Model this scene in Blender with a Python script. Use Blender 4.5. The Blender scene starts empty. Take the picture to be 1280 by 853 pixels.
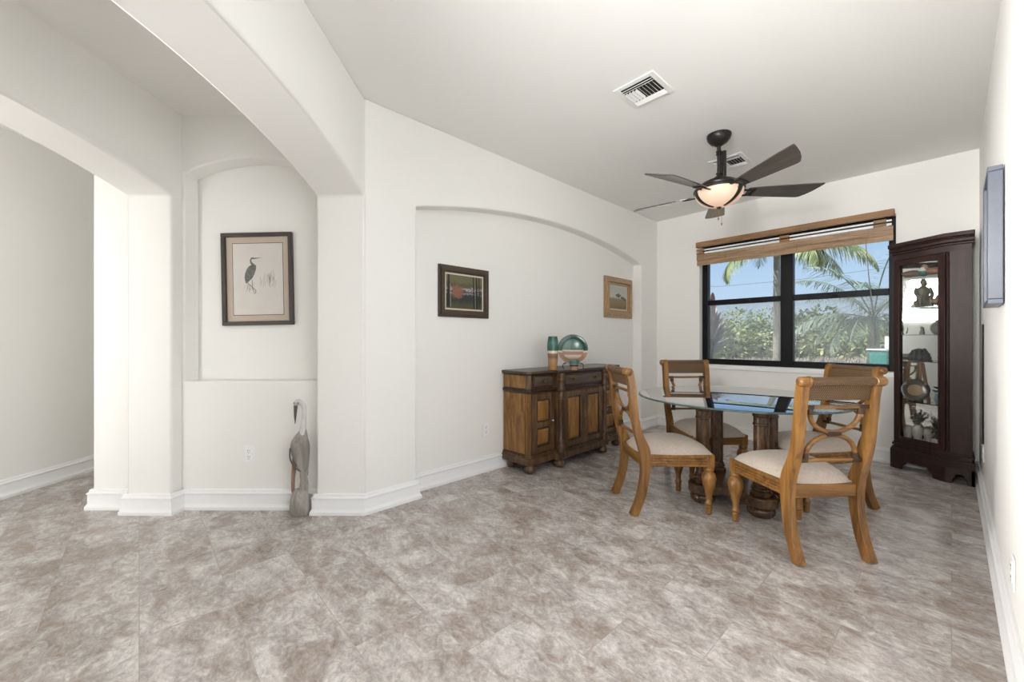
import bpy, bmesh, math, random
from mathutils import Vector, Matrix
random.seed(7)
PI = math.pi
C = bpy.context.scene.collection
S = bpy.context.scene

# ------------------------------------------------------------------ camera, world, lights
XR_W = 0.157
S.cycles.max_bounces = 14
S.cycles.diffuse_bounces = 9
S.cycles.transparent_max_bounces = 16
YAW = math.radians(47.35)
EYE = 1.14
SN, CS = math.sin(YAW), math.cos(YAW)
FPX = 506.0


def W(l, d, z=0.0):
    """point given as sideways / forward distance from the tripod"""
    return Vector((-SN * d + CS * l, CS * d + SN * l, z))


cam_d = bpy.data.cameras.new('camera')
cam = bpy.data.objects.new('camera', cam_d)
C.objects.link(cam)
cam.location = (0, 0, EYE)
cam.rotation_euler = (PI / 2, 0, YAW)
cam_d.sensor_width = 36
cam_d.lens = FPX / 1280 * 36
cam_d.shift_y = -1.5 / 1280
cam_d.clip_start = 0.02
S.camera = cam
S.view_settings.view_transform = 'Standard'
S.view_settings.look = 'None'
S.view_settings.gamma = 1
S.view_settings.exposure = 0.03
S.view_settings.use_curve_mapping = False

wd = bpy.data.worlds.new('sky')
S.world = wd
wd.use_nodes = True
nt = wd.node_tree
bg = nt.nodes['Background']
geo = nt.nodes.new('ShaderNodeTexCoord')
sep = nt.nodes.new('ShaderNodeSeparateXYZ')
rmp = nt.nodes.new('ShaderNodeValToRGB')
nt.links.new(geo.outputs['Generated'], sep.inputs[0])
nt.links.new(sep.outputs['Z'], rmp.inputs[0])
nt.links.new(rmp.outputs[0], bg.inputs[0])
e = rmp.color_ramp.elements
e[0].position = 0.0
e[0].color = (0.66, 0.81, 0.97, 1)
e[1].position = 0.6
e[1].color = (0.20, 0.43, 0.88, 1)
m_ = rmp.color_ramp.elements.new(0.22)
m_.color = (0.42, 0.64, 0.95, 1)
bg.inputs[1].default_value = 0.95


def sun(name, elev, azim, energy, col=(1, 1, 1), angle=0.01):
    L = bpy.data.lights.new(name, 'SUN')
    L.energy = energy
    L.color = col
    L.angle = angle
    o = bpy.data.objects.new(name, L)
    C.objects.link(o)
    o.rotation_euler = (PI / 2 - elev, 0, azim)
    o.location = (0, 0, 20)
    return o


def area(name, loc, target, sx, sy, power, col=(1, 1, 1), spread=180):
    L = bpy.data.lights.new(name, 'AREA')
    L.shape = 'RECTANGLE'
    L.size, L.size_y = sx, sy
    L.spread = math.radians(spread)
    L.energy = power
    L.color = col
    o = bpy.data.objects.new(name, L)
    C.objects.link(o)
    o.location = loc
    v = Vector(target) - Vector(loc)
    o.rotation_euler = v.to_track_quat('-Z', 'Y').to_euler()
    return o


# sun stands high behind the house, the garden side seen through the window is lit by it
sun('sun', math.radians(52), math.radians(-35), 9.0, (1, 0.95, 0.86), 0.012)
# daylight from a side window in the right wall, beside the tripod
area('daylight_side_window', (XR_W + 0.10, 1.02, 1.32), (-3, 1.05, 1.32), 1.66, 1.66, 31, (1, 0.995, 0.985))
# fill added in the south opening of the unseen great room behind the tripod
area('added_rear_fill', (0.2, -5.28, 1.12), (-0.1, 0, 1.2), 5.0, 2.1, 25, (1, 0.995, 0.985))
# unseen fill added behind the tripod, aimed at the dining room ceiling
area('added_ceiling_fill', (-0.35, -0.75, 1.9), (-0.62, 4.2, 2.78), 0.8, 0.8, 33, (1, 0.995, 0.98), 80)
# fill added at the near end of the hallway to brighten its left wall
area('added_hallway_fill', W(-2.78, -0.1, 1.2), W(-3.66, 2.3, 1.3), 0.5, 2.0, 20, (1, 0.985, 0.965), 100)
# fill added outside the frame to the left, shining through both arches
area('added_arch_fill', W(-3.62, 0.75, 1.2), W(0, 0.60, 1.2), 2.4, 1.9, 68, (1, 0.98, 0.96), 46)


# ------------------------------------------------------------------ materials
def nodes(name):
    m = bpy.data.materials.new(name)
    m.use_nodes = True
    n = m.node_tree
    return m, n, n.nodes['Principled BSDF'], n.links


def coords(n, kind='Object', scale=(1, 1, 1), rot=(0, 0, 0), loc=(0, 0, 0)):
    t = n.nodes.new('ShaderNodeTexCoord')
    mp = n.nodes.new('ShaderNodeMapping')
    mp.inputs['Scale'].default_value = scale
    mp.inputs['Rotation'].default_value = rot
    mp.inputs['Location'].default_value = loc
    n.links.new(t.outputs[kind], mp.inputs[0])
    return mp.outputs[0]


def noise(n, vec, scale, detail=4, rough=0.55, dist=0.0):
    t = n.nodes.new('ShaderNodeTexNoise')
    t.inputs['Scale'].default_value = scale
    t.inputs['Detail'].default_value = detail
    t.inputs['Roughness'].default_value = rough
    t.inputs['Distortion'].default_value = dist
    if vec is not None:
        n.links.new(vec, t.inputs['Vector'])
    return t.outputs[0]


def ramp(n, fac, stops):
    r = n.nodes.new('ShaderNodeValToRGB')
    el = r.color_ramp.elements
    el[0].position, el[0].color = stops[0][0], (*stops[0][1], 1)
    el[1].position, el[1].color = stops[-1][0], (*stops[-1][1], 1)
    for p, c in stops[1:-1]:
        x = el.new(p)
        x.color = (*c, 1)
    n.links.new(fac, r.inputs[0])
    return r.outputs[0]


def mix(n, fac, a, b, mode='MIX'):
    x = n.nodes.new('ShaderNodeMix')
    x.data_type = 'RGBA'
    x.blend_type = mode
    for sock, v in ((x.inputs[0], fac), (x.inputs[6], a), (x.inputs[7], b)):
        if isinstance(v, bpy.types.NodeSocket):
            n.links.new(v, sock)
        elif isinstance(v, (int, float)):
            sock.default_value = v
        else:
            sock.default_value = (*v, 1)
    return x.outputs[2]


def bump(n, b, h, strength=0.2, dist=0.01):
    x = n.nodes.new('ShaderNodeBump')
    x.inputs['Strength'].default_value = strength
    x.inputs['Distance'].default_value = dist
    n.links.new(h, x.inputs['Height'])
    n.links.new(x.outputs[0], b.inputs['Normal'])


def plain(name, col, rough=0.5, metal=0.0, nscale=30, var=0.12, bmp=0.05, spec=0.5):
    m, n, b, L = nodes(name)
    v = coords(n)
    f = noise(n, v, nscale)
    c2 = tuple(max(0, x * (1 - var)) for x in col)
    L.new(ramp(n, f, [(0.3, c2), (0.7, col)]), b.inputs['Base Color'])
    b.inputs['Roughness'].default_value = rough
    b.inputs['Metallic'].default_value = metal
    b.inputs['Specular IOR Level'].default_value = spec
    if bmp:
        bump(n, b, f, bmp, 0.004)
    return m


def wood(name, dark, mid, light, grain=(1, 1, 0.08), rough=0.34, scale=26, worn=0.0, wear_col=None):
    m, n, b, L = nodes(name)
    v = coords(n, 'Object', grain)
    f = noise(n, v, scale, 7, 0.68, 0.9)
    g = noise(n, coords(n, 'Object', (1, 1, 1)), 5.5, 4, 0.6)
    c = ramp(n, f, [(0.34, dark), (0.5, mid), (0.64, light)])
    c2 = mix(n, ramp(n, g, [(0.35, (0, 0, 0)), (0.7, (1, 1, 1))]), c, tuple(x * 0.62 for x in mid), 'MIX')
    c = mix(n, 0.6, c, c2)
    L.new(c, b.inputs['Base Color'])
    b.inputs['Roughness'].default_value = rough
    b.inputs['Specular IOR Level'].default_value = 0.35
    b.inputs['Coat Weight'].default_value = worn
    b.inputs['Coat Roughness'].default_value = 0.15
    bump(n, b, f, 0.06, 0.002)
    return m


def clear(name, tint=(1, 1, 1), ior=1.5, rough=0.0, gain=1.0):
    """thin clear glass: see-through with a mirror-like sheen that grows at grazing angles"""
    m = bpy.data.materials.new(name)
    m.use_nodes = True
    n = m.node_tree
    n.nodes.clear()
    out = n.nodes.new('ShaderNodeOutputMaterial')
    mx = n.nodes.new('ShaderNodeMixShader')
    tr = n.nodes.new('ShaderNodeBsdfTransparent')
    gl = n.nodes.new('ShaderNodeBsdfGlossy')
    fr = n.nodes.new('ShaderNodeFresnel')
    fr.inputs['IOR'].default_value = ior
    tr.inputs[0].default_value = (*tint, 1)
    gl.inputs['Roughness'].default_value = rough
    mul = n.nodes.new('ShaderNodeMath')
    mul.operation = 'MULTIPLY'
    mul.inputs[1].default_value = gain
    mul.use_clamp = True
    n.links.new(fr.outputs[0], mul.inputs[0])
    n.links.new(mul.outputs[0], mx.inputs[0])
    n.links.new(tr.outputs[0], mx.inputs[1])
    n.links.new(gl.outputs[0], mx.inputs[2])
    n.links.new(mx.outputs[0], out.inputs[0])
    return m


def wall_paint(name, col):
    m, n, b, L = nodes(name)
    v = coords(n)
    f = noise(n, v, 160, 3, 0.6)
    g = noise(n, v, 45, 4, 0.6)
    L.new(mix(n, g, col, tuple(x * 0.985 for x in col)), b.inputs['Base Color'])
    b.inputs['Roughness'].default_value = 0.62
    b.inputs['Specular IOR Level'].default_value = 0.3
    h = n.nodes.new('ShaderNodeMath')
    h.operation = 'ADD'
    L.new(f, h.inputs[0])
    L.new(g, h.inputs[1])
    bump(n, b, h.outputs[0], 0.10, 0.003)
    return m


def floor_mat():
    m, n, b, L = nodes('stone_look_tile')
    v = coords(n, 'Object')
    br = n.nodes.new('ShaderNodeTexBrick')
    br.offset = 0.5
    br.inputs['Scale'].default_value = 1.0
    br.inputs['Brick Width'].default_value = 0.60
    br.inputs['Row Height'].default_value = 0.295
    br.inputs['Mortar Size'].default_value = 0.0016
    br.inputs['Mortar Smooth'].default_value = 0.3
    br.inputs['Bias'].default_value = 0.0
    br.inputs['Color1'].default_value = (0, 0, 0, 1)
    br.inputs['Color2'].default_value = (1, 1, 1, 1)
    br.inputs['Mortar'].default_value = (0.5, 0.5, 0.5, 1)
    L.new(v, br.inputs['Vector'])
    # every tile is cut from another place of the stone
    off = n.nodes.new('ShaderNodeVectorMath')
    off.operation = 'SCALE'
    off.inputs['Scale'].default_value = 7.3
    L.new(br.outputs['Color'], off.inputs[0])
    add = n.nodes.new('ShaderNodeVectorMath')
    add.operation = 'ADD'
    L.new(v, add.inputs[0])
    L.new(off.outputs[0], add.inputs[1])
    mp = n.nodes.new('ShaderNodeMapping')
    mp.inputs['Scale'].default_value = (0.82, 1.18, 1)
    mp.inputs['Rotation'].default_value = (0, 0, 0.35)
    L.new(add.outputs[0], mp.inputs[0])
    p = mp.outputs[0]
    big = noise(n, p, 4.0, 6, 0.60, 0.9)
    fine = noise(n, p, 15, 9, 0.74, 1.6)
    rust = noise(n, p, 5.2, 5, 0.60, 0.7)
    n2 = noise(n, p, 46, 6, 0.72, 0.9)
    base = ramp(n, big, [(0.32, (0.225, 0.190, 0.170)), (0.44, (0.350, 0.312, 0.290)), (0.54, (0.480, 0.446, 0.428)),
                         (0.68, (0.72, 0.70, 0.685))])
    vein = ramp(n, fine, [(0.33, (0.185, 0.155, 0.140)), (0.45, (0.390, 0.358, 0.340)), (0.54, (0.540, 0.512, 0.496)), (0.65, (0.78, 0.765, 0.755))])
    c = mix(n, 0.50, base, vein)
    rr = ramp(n, rust, [(0.47, (0, 0, 0)), (0.62, (1, 1, 1))])
    rm = n.nodes.new('ShaderNodeMath')
    rm.operation = 'MULTIPLY'
    rm.inputs[1].default_value = 0.75
    L.new(rr, rm.inputs[0])
    c = mix(n, rm.outputs[0], c, mix(n, 0.55, c, (0.185, 0.115, 0.075)))
    c = mix(n, 0.42, c, ramp(n, n2, [(0.32, (0.22, 0.21, 0.20)), (0.68, (0.76, 0.75, 0.74))]), 'OVERLAY')
    mf = n.nodes.new('ShaderNodeMath')
    mf.operation = 'MULTIPLY'
    mf.inputs[1].default_value = 0.45
    L.new(br.outputs['Fac'], mf.inputs[0])
    c = mix(n, mf.outputs[0], c, (0.27, 0.24, 0.22))
    L.new(c, b.inputs['Base Color'])
    b.inputs['Roughness'].default_value = 0.24
    b.inputs['Specular IOR Level'].default_value = 0.5
    bump(n, b, fine, 0.06, 0.003)
    return m


def woven_mat():
    m, n, b, L = nodes('woven_cane')
    v = coords(n, 'Object', (1, 1, 1), (0, 0.0, 0))
    w1 = n.nodes.new('ShaderNodeTexWave')
    w1.wave_type = 'BANDS'
    w1.bands_direction = 'DIAGONAL'
    w1.inputs['Scale'].default_value = 62
    w1.inputs['Distortion'].default_value = 0.6
    L.new(v, w1.inputs['Vector'])
    v2 = coords(n, 'Object', (-1, 1, 1))
    w2 = n.nodes.new('ShaderNodeTexWave')
    w2.bands_direction = 'DIAGONAL'
    w2.inputs['Scale'].default_value = 62
    L.new(v2, w2.inputs['Vector'])
    mul = n.nodes.new('ShaderNodeMath')
    mul.operation = 'MULTIPLY'
    L.new(w1.outputs['Fac'], mul.inputs[0])
    L.new(w2.outputs['Fac'], mul.inputs[1])
    L.new(ramp(n, mul.outputs[0], [(0.02, (0.030, 0.015, 0.006)), (0.30, (0.125, 0.062, 0.022)), (0.8, (0.33, 0.185, 0.070))]), b.inputs['Base Color'])
    b.inputs['Roughness'].default_value = 0.4
    bump(n, b, mul.outputs[0], 0.7, 0.004)
    return m


def fabric_mat():
    m, n, b, L = nodes('beige_upholstery')
    v = coords(n)
    f = noise(n, v, 55, 5, 0.7)
    g = noise(n, v, 420, 2, 0.5)
    c = ramp(n, f, [(0.3, (0.37, 0.305, 0.25)), (0.7, (0.50, 0.43, 0.365))])
    c = mix(n, 0.3, c, ramp(n, g, [(0.3, (0.28, 0.23, 0.19)), (0.7, (0.58, 0.52, 0.455))]))
    L.new(c, b.inputs['Base Color'])
    b.inputs['Roughness'].default_value = 0.9
    b.inputs['Sheen Weight'].default_value = 0.15
    bump(n, b, g, 0.25, 0.002)
    return m


def leaf_mat(name, c1, c2, rough=0.5):
    m, n, b, L = nodes(name)
    f = noise(n, coords(n), 3.2, 3, 0.6)
    L.new(ramp(n, f, [(0.35, c1), (0.65, c2)]), b.inputs['Base Color'])
    b.inputs['Roughness'].default_value = rough
    b.inputs['Transmission Weight'].default_value = 0.0
    return m


def banded(name, stops, axis='Z', lo=0.0, hi=1.0, rough=0.25, wob=0.02):
    """glaze bands at fixed heights of a pot"""
    m, n, b, L = nodes(name)
    t = n.nodes.new('ShaderNodeTexCoord')
    s_ = n.nodes.new('ShaderNodeSeparateXYZ')
    L.new(t.outputs['Object'], s_.inputs[0])
    mr = n.nodes.new('ShaderNodeMapRange')
    mr.inputs['From Min'].default_value = lo
    mr.inputs['From Max'].default_value = hi
    L.new(s_.outputs[axis], mr.inputs[0])
    nz = noise(n, coords(n), 18, 4, 0.6)
    ma = n.nodes.new('ShaderNodeMath')
    ma.operation = 'MULTIPLY_ADD'
    ma.inputs[1].default_value = wob * 4
    L.new(nz, ma.inputs[0])
    L.new(mr.outputs[0], ma.inputs[2])
    sb = n.nodes.new('ShaderNodeMath')
    sb.operation = 'SUBTRACT'
    sb.inputs[1].default_value = wob * 2
    L.new(ma.outputs[0], sb.inputs[0])
    L.new(ramp(n, sb.outputs[0], stops), b.inputs['Base Color'])
    b.inputs['Roughness'].default_value = rough
    return m


M = {}
M['wall'] = wall_paint('wall_paint', (0.835, 0.828, 0.80))
M['ceiling'] = wall_paint('ceiling_paint', (0.845, 0.838, 0.815))
M['trim'] = plain('white_trim_paint', (0.86, 0.865, 0.87), 0.35, 0, 20, 0.02, 0)
M['floor'] = floor_mat()
M['honey'] = wood('honey_wood_upright', (0.085, 0.036, 0.010), (0.225, 0.102, 0.023), (0.33, 0.162, 0.039), worn=0.2)
M['honey_x'] = wood('honey_wood_across', (0.080, 0.034, 0.010), (0.205, 0.094, 0.022), (0.31, 0.152, 0.038), (0.08, 1, 1), worn=0.2)
M['bronze_wood'] = wood('dark_stained_rail_wood', (0.022, 0.012, 0.006), (0.044, 0.023, 0.010), (0.078, 0.040, 0.017), (0.1, 1, 1), 0.3)
M['table_wood'] = wood('brown_column_wood', (0.025, 0.013, 0.007), (0.068, 0.034, 0.015), (0.14, 0.072, 0.030), (1, 1, 0.5), 0.26, 18, worn=0.3)
M['amber'] = wood('amber_panel_wood', (0.085, 0.036, 0.010), (0.265, 0.125, 0.032), (0.40, 0.205, 0.054), (1, 1, 0.14), 0.3, 20, worn=0.15)
M['antique'] = wood('antique_brown_wood', (0.030, 0.016, 0.009), (0.100, 0.053, 0.025), (0.21, 0.115, 0.050), (1, 1, 0.16), 0.32, 18, worn=0.15)
M['antique_dark'] = wood('dark_moulding_wood', (0.018, 0.010, 0.006), (0.042, 0.023, 0.012), (0.075, 0.042, 0.021), (0.15, 1, 1), 0.3, 20)
M['slate'] = wood('worn_top_wood', (0.045, 0.030, 0.022), (0.085, 0.058, 0.043), (0.15, 0.105, 0.08), (0.15, 1, 1), 0.3, 18)
M['mahogany'] = wood('dark_mahogany', (0.018, 0.0075, 0.006), (0.030, 0.012, 0.009), (0.044, 0.018, 0.013), (1, 1, 0.10), 0.42, 22)
M['cane'] = woven_mat()
M['fabric'] = fabric_mat()
M['table_glass'] = clear('table_glass', (0.955, 0.985, 0.972), 1.5, 0.0, 3.0)
M['glass_edge'] = plain('green_glass_edge', (0.045, 0.075, 0.07), 0.15, 0, 10, 0.05, 0, 0.5)
M['pane'] = clear('window_glass', (0.97, 0.985, 0.98), 1.45, 0.0, 0.6)
M['cab_glass'] = clear('cabinet_glass', (0.97, 0.98, 0.975), 1.45, 0.0, 0.8)
M['mirror'] = plain('mirror', (0.82, 0.83, 0.82), 0.03, 1.0, 5, 0.0, 0)
M['black'] = plain('black_window_frame', (0.006, 0.006, 0.007), 0.45, 0, 30, 0.1, 0.0, 0.2)
M['fan_metal'] = plain('dark_bronze_metal', (0.022, 0.019, 0.017), 0.38, 0.4, 40, 0.2, 0.02)
M['blade'] = wood('smoked_blade_wood', (0.04, 0.030, 0.023), (0.065, 0.050, 0.039), (0.095, 0.075, 0.058), (0.08, 1, 1), 0.3, 30, worn=0.9)
M['chrome'] = plain('silver_metal', (0.62, 0.60, 0.57), 0.25, 1.0, 30, 0.1, 0)
M['brass'] = plain('aged_brass', (0.30, 0.20, 0.09), 0.35, 1.0, 40, 0.2, 0.02)
M['vent'] = plain('white_vent_metal', (0.82, 0.82, 0.80), 0.45, 0, 30, 0.02, 0)
M['dark_void'] = plain('dark_duct', (0.02, 0.02, 0.02), 0.8, 0, 30, 0.1, 0)
M['bamboo'] = None


def bamboo_mat():
    m, n, b, L = nodes('bamboo_slats')
    v = coords(n, 'Object', (0.5, 1, 9))
    f = noise(n, v, 9, 4, 0.6)
    g = noise(n, coords(n, 'Object', (7, 1, 1)), 5, 2, 0.5)
    c = ramp(n, f, [(0.3, (0.20, 0.115, 0.058)), (0.5, (0.33, 0.205, 0.115)), (0.7, (0.46, 0.31, 0.19))])
    c = mix(n, ramp(n, g, [(0.55, (0, 0, 0)), (0.75, (0.55, 0.55, 0.55))]), c, (0.22, 0.125, 0.062))
    L.new(c, b.inputs['Base Color'])
    b.inputs['Roughness'].default_value = 0.55
    bump(n, b, f, 0.3, 0.004)
    return m


M['bamboo'] = bamboo_mat()
M['valance'] = wood('valance_wood', (0.24, 0.125, 0.052), (0.33, 0.18, 0.08), (0.41, 0.24, 0.11), (0.08, 1, 1), 0.4, 20)


def bowl_glow():
    m, n, b, L = nodes('frosted_amber_glass')
    b.inputs['Base Color'].default_value = (0.66, 0.50, 0.39, 1)
    b.inputs['Roughness'].default_value = 0.35
    b.inputs['Emission Color'].default_value = (1.0, 0.66, 0.42, 1)
    b.inputs['Emission Strength'].default_value = 0.30
    return m


M['bowl'] = bowl_glow()


# ------------------------------------------------------------------ mesh helpers
def tag(o, label=None, cat=None, group=None, kind=None):
    if label: o['label'] = label
    if cat: o['category'] = cat
    if group: o['group'] = group
    if kind: o['kind'] = kind
    return o


def thing(name, label, cat, loc=(0, 0, 0), rz=0.0, group=None):
    o = bpy.data.objects.new(name, None)
    C.objects.link(o)
    o.empty_display_size = 0.1
    o.location = loc
    o.rotation_euler = (0, 0, rz)
    return tag(o, label, cat, group)


def obj(name, bm, mat, parent=None, bevel=0.0, seg=2, smooth=True, ang=38, subsurf=0, mats=None):
    bmesh.ops.recalc_face_normals(bm, faces=bm.faces)
    me = bpy.data.meshes.new(name)
    bm.to_mesh(me)
    bm.free()
    o = bpy.data.objects.new(name, me)
    C.objects.link(o)
    for mm in (mats or [mat]):
        me.materials.append(mm)
    if smooth:
        me.shade_smooth()
        me.set_sharp_from_angle(angle=math.radians(ang))
    if bevel:
        b = o.modifiers.new('bevel', 'BEVEL')
        b.width = bevel
        b.segments = seg
        b.limit_method = 'ANGLE'
        b.angle_limit = math.radians(40)
        b.harden_normals = False
    if subsurf:
        s = o.modifiers.new('sub', 'SUBSURF')
        s.levels = subsurf
        s.render_levels = subsurf
    if parent is not None:
        o.parent = parent
    return o


def NB():
    return bmesh.new()


def quad(bm, a, b, c, d, mi=0):
    f = bm.faces.new([bm.verts.new(p) for p in (a, b, c, d)])
    f.material_index = mi
    return f


def box(bm, x0, x1, y0, y1, z0, z1, T=None, mi=0):
    P = [(x, y, z) for z in (z0, z1) for y in (y0, y1) for x in (x0, x1)]
    if T: P = [T(*p) for p in P]
    v = [bm.verts.new(p) for p in P]
    for f in ((0, 2, 3, 1), (4, 5, 7, 6), (0, 1, 5, 4), (2, 6, 7, 3), (0, 4, 6, 2), (1, 3, 7, 5)):
        bm.faces.new([v[i] for i in f]).material_index = mi
    return v


def prism(bm, poly, fn, a, b, mi=0):
    """poly 2-D points, fn(p,q,h)->3-D, extruded h from a to b"""
    A = [bm.verts.new(fn(p, q, a)) for p, q in poly]
    B = [bm.verts.new(fn(p, q, b)) for p, q in poly]
    n = len(poly)
    bm.faces.new(A).material_index = mi
    bm.faces.new(B[::-1]).material_index = mi
    for i in range(n):
        j = (i + 1) % n
        bm.faces.new((A[i], B[i], B[j], A[j])).material_index = mi


def lathe(bm, prof, c=(0, 0, 0), seg=24, axis='Z', sx=1.0, sy=1.0, mi=0):
    rings = []
    for r, z in prof:
        if r < 1e-5:
            ring = [None]
            p = (0, 0, z)
            pts = [p]
        else:
            pts = [(r * sx * math.cos(2 * PI * k / seg), r * sy * math.sin(2 * PI * k / seg), z) for k in range(seg)]
        vs = []
        for (x, y, zz) in pts:
            if axis == 'X':
                x, y, zz = zz, x, y
            elif axis == 'Y':
                x, y, zz = x, zz, y
            vs.append(bm.verts.new((x + c[0], y + c[1], zz + c[2])))
        rings.append(vs)
    for a, b in zip(rings, rings[1:]):
        if len(a) == 1 and len(b) == 1: continue
        for k in range(seg):
            k2 = (k + 1) % seg
            if len(a) == 1:
                bm.faces.new((a[0], b[k], b[k2])).material_index = mi
            elif len(b) == 1:
                bm.faces.new((a[k], b[0], a[k2])).material_index = mi
            else:
                bm.faces.new((a[k], b[k], b[k2], a[k2])).material_index = mi
    if len(rings[0]) > 1: bm.faces.new(rings[0][::-1]).material_index = mi
    if len(rings[-1]) > 1: bm.faces.new(rings[-1]).material_index = mi


def tube(bm, pts, rad, seg=10, flat=1.0, up=Vector((0, 0, 1)), mi=0):
    pts = [Vector(p) for p in pts]
    n = len(pts)
    ov = pts[-1] - pts[0]
    if ov.length > 1e-6 and abs(ov.normalized().dot(up)) > 0.75: up = Vector((0, 1, 0)) if abs(up.z) > 0.5 else Vector((0, 0, 1))
    if not isinstance(rad, (list, tuple)): rad = [rad] * n
    rings = []
    for i, p in enumerate(pts):
        t = (pts[min(i + 1, n - 1)] - pts[max(i - 1, 0)]).normalized()
        a = t.cross(up)
        if a.length < 1e-3: a = t.cross(Vector((1, 0, 0)))
        a.normalize()
        b = a.cross(t).normalized()
        r = rad[i]
        ra, rb = (r if isinstance(r, tuple) else (r, r * flat))
        rings.append([bm.verts.new(p + a * ra * math.cos(2 * PI * k / seg) + b * rb * math.sin(2 * PI * k / seg)) for k in range(seg)])
    for A, B in zip(rings, rings[1:]):
        for k in range(seg):
            k2 = (k + 1) % seg
            bm.faces.new((A[k], B[k], B[k2], A[k2])).material_index = mi
    bm.faces.new(rings[0][::-1]).material_index = mi
    bm.faces.new(rings[-1]).material_index = mi


def slab_curve(bm, pts, x0, x1, mi=0):
    """pts (y, z, thickness) along a curve, a flat bar of width x0..x1"""
    n = len(pts)
    R = []
    for i, (y, z, t) in enumerate(pts):
        a = pts[max(i - 1, 0)]
        b = pts[min(i + 1, n - 1)]
        ty, tz = b[0] - a[0], b[1] - a[1]
        l = math.hypot(ty, tz)
        ny, nz = tz / l, -ty / l
        R.append([bm.verts.new((x, y + ny * s * t / 2, z + nz * s * t / 2)) for x, s in ((x0, -1), (x1, -1), (x1, 1), (x0, 1))])
    for A, B in zip(R, R[1:]):
        for k in range(4):
            k2 = (k + 1) % 4
            bm.faces.new((A[k], B[k], B[k2], A[k2])).material_index = mi
    bm.faces.new(R[0][::-1]).material_index = mi
    bm.faces.new(R[-1]).material_index = mi


def smooth_path(pts, n=8):
    """Catmull-Rom through tuples of any size"""
    out = []
    P = [pts[0]] + list(pts) + [pts[-1]]
    for i in range(1, len(P) - 2):
        for k in range(n):
            t = k / n
            out.append(tuple(0.5 * (2 * b + (c - a) * t + (2 * a - 5 * b + 4 * c - d) * t * t + (3 * b - a - 3 * c + d) * t ** 3)
                             for a, b, c, d in zip(P[i - 1], P[i], P[i + 1], P[i + 2])))
    out.append(tuple(pts[-1]))
    return out


def arch_outline(u0, u1, z0, z1, a0, a1, zs, zc, n=28):
    """an upside-down U: wall u0..u1, z0..z1 with an opening a0..a1 that ends in a low arch"""
    h = (a1 - a0) / 2
    c = (a0 + a1) / 2
    rise = zc - zs
    R = (h * h + rise * rise) / (2 * rise)
    poly = [(u0, z0), (u0, z1), (u1, z1), (u1, z0), (a1, z0)]
    for k in range(n + 1):
        u = a1 + (a0 - a1) * k / n
        z = zs + math.sqrt(max(0, R * R - (u - c) ** 2)) - (R - rise)
        poly.append((u, z))
    poly.append((a0, z0))
    return poly


def struct(name, bm, mat, parent=None, bevel=0.0, seg=3, **k):
    o = obj(name, bm, mat, parent, bevel, seg, **k)
    if parent is None:
        o['kind'] = 'structure'
    return o


# ------------------------------------------------------------------ the room
H = 2.725
XR, YB = 0.157, 5.115
P0 = W(-0.965, 2.65)                       # corner where the dining wall starts
XL1 = -2.675                               # left wall at the back corner
HZ = 2.66                                  # hall ceiling


def LW(y):                                 # dining-room left wall runs very slightly askew
    return P0.x + (XL1 - P0.x) * (y - P0.y) / (YB - P0.y)


bm = NB()
box(bm, -7.5, 3.2, -5.6, 5.4, -0.12, 0.0)
struct('floor', bm, M['floor'])
bm = NB()
box(bm, -7.5, 3.2, -5.6, 5.35, H, H + 0.15)
struct('ceiling', bm, M['ceiling'])
bm = NB()
prism(bm, [(-2.4, -1.0), (-1.1, -1.0), (-1.1, 2.95), (-2.4, 2.95)], lambda l, d, z: W(l, d, z), HZ, H + 0.02)
prism(bm, [(-3.8, -2.2), (-2.4, -2.2), (-2.4, 5.6), (-3.8, 5.6)], lambda l, d, z: W(l, d, z), HZ, H + 0.02)
struct('ceiling_hall', bm, M['ceiling'])

# dining left wall with its arched recess
dirL = Vector((XL1 - P0.x, YB - P0.y, 0)).normalized()
nrmL = Vector((dirL.y, -dirL.x, 0))        # into the room


def TL(u, z, v):                           # u = world y along the wall, v = out of the wall
    p = Vector((LW(u), u, z)) + nrmL * v
    return p


bm = NB()
prism(bm, arch_outline(P0.y, 5.3, 0, H, 1.468, 4.70, 2.10, 2.295, 40), lambda u, z, h: TL(u, z, h), 0.0, -0.125)
struct('wall_left', bm, M['wall'], bevel=0.012)
bm = NB()
box(bm, P0.y + 0.02, 5.3, 0, H, -0.26, -0.12, lambda u, z, v: TL(u, z, v))
struct('wall_recess', bm, M['wall'])

# back wall with the window opening
WX0, WX1, WZ0, WZ1 = -2.12, -0.345, 0.84, 2.30
bm = NB()
poly_b = arch_outline(XL1 - 0.1, XR + 0.15, WZ0, H, WX0, WX1, WZ1, WZ1 + 0.0001, 1)
prism(bm, poly_b, lambda x, z, y: (x, y, z), YB, YB + 0.2)
box(bm, XL1 - 0.1, XR + 0.15, YB, YB + 0.2, 0, WZ0)
struct('wall_back', bm, M['wall'])
bm = NB()
SW0, SW1, SZ0, SZ1 = 0.15, 1.89, 0.45, 2.19
box(bm, XR, XR + 0.15, SW1, YB + 0.2, 0, H)
box(bm, XR, XR + 0.15, -0.6, SW0, 0, H)
box(bm, XR, XR + 0.15, SW0, SW1, 0, SZ0)
box(bm, XR, XR + 0.15, SW0, SW1, SZ1, H)
struct('wall_right', bm, M['wall'])
w2 = bpy.data.objects.new('window_2', None)
C.objects.link(w2)
w2.location = (XR, 0, 0)
w2['kind'] = 'structure'
bm = NB()
ym = (SW0 + SW1) / 2
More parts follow.
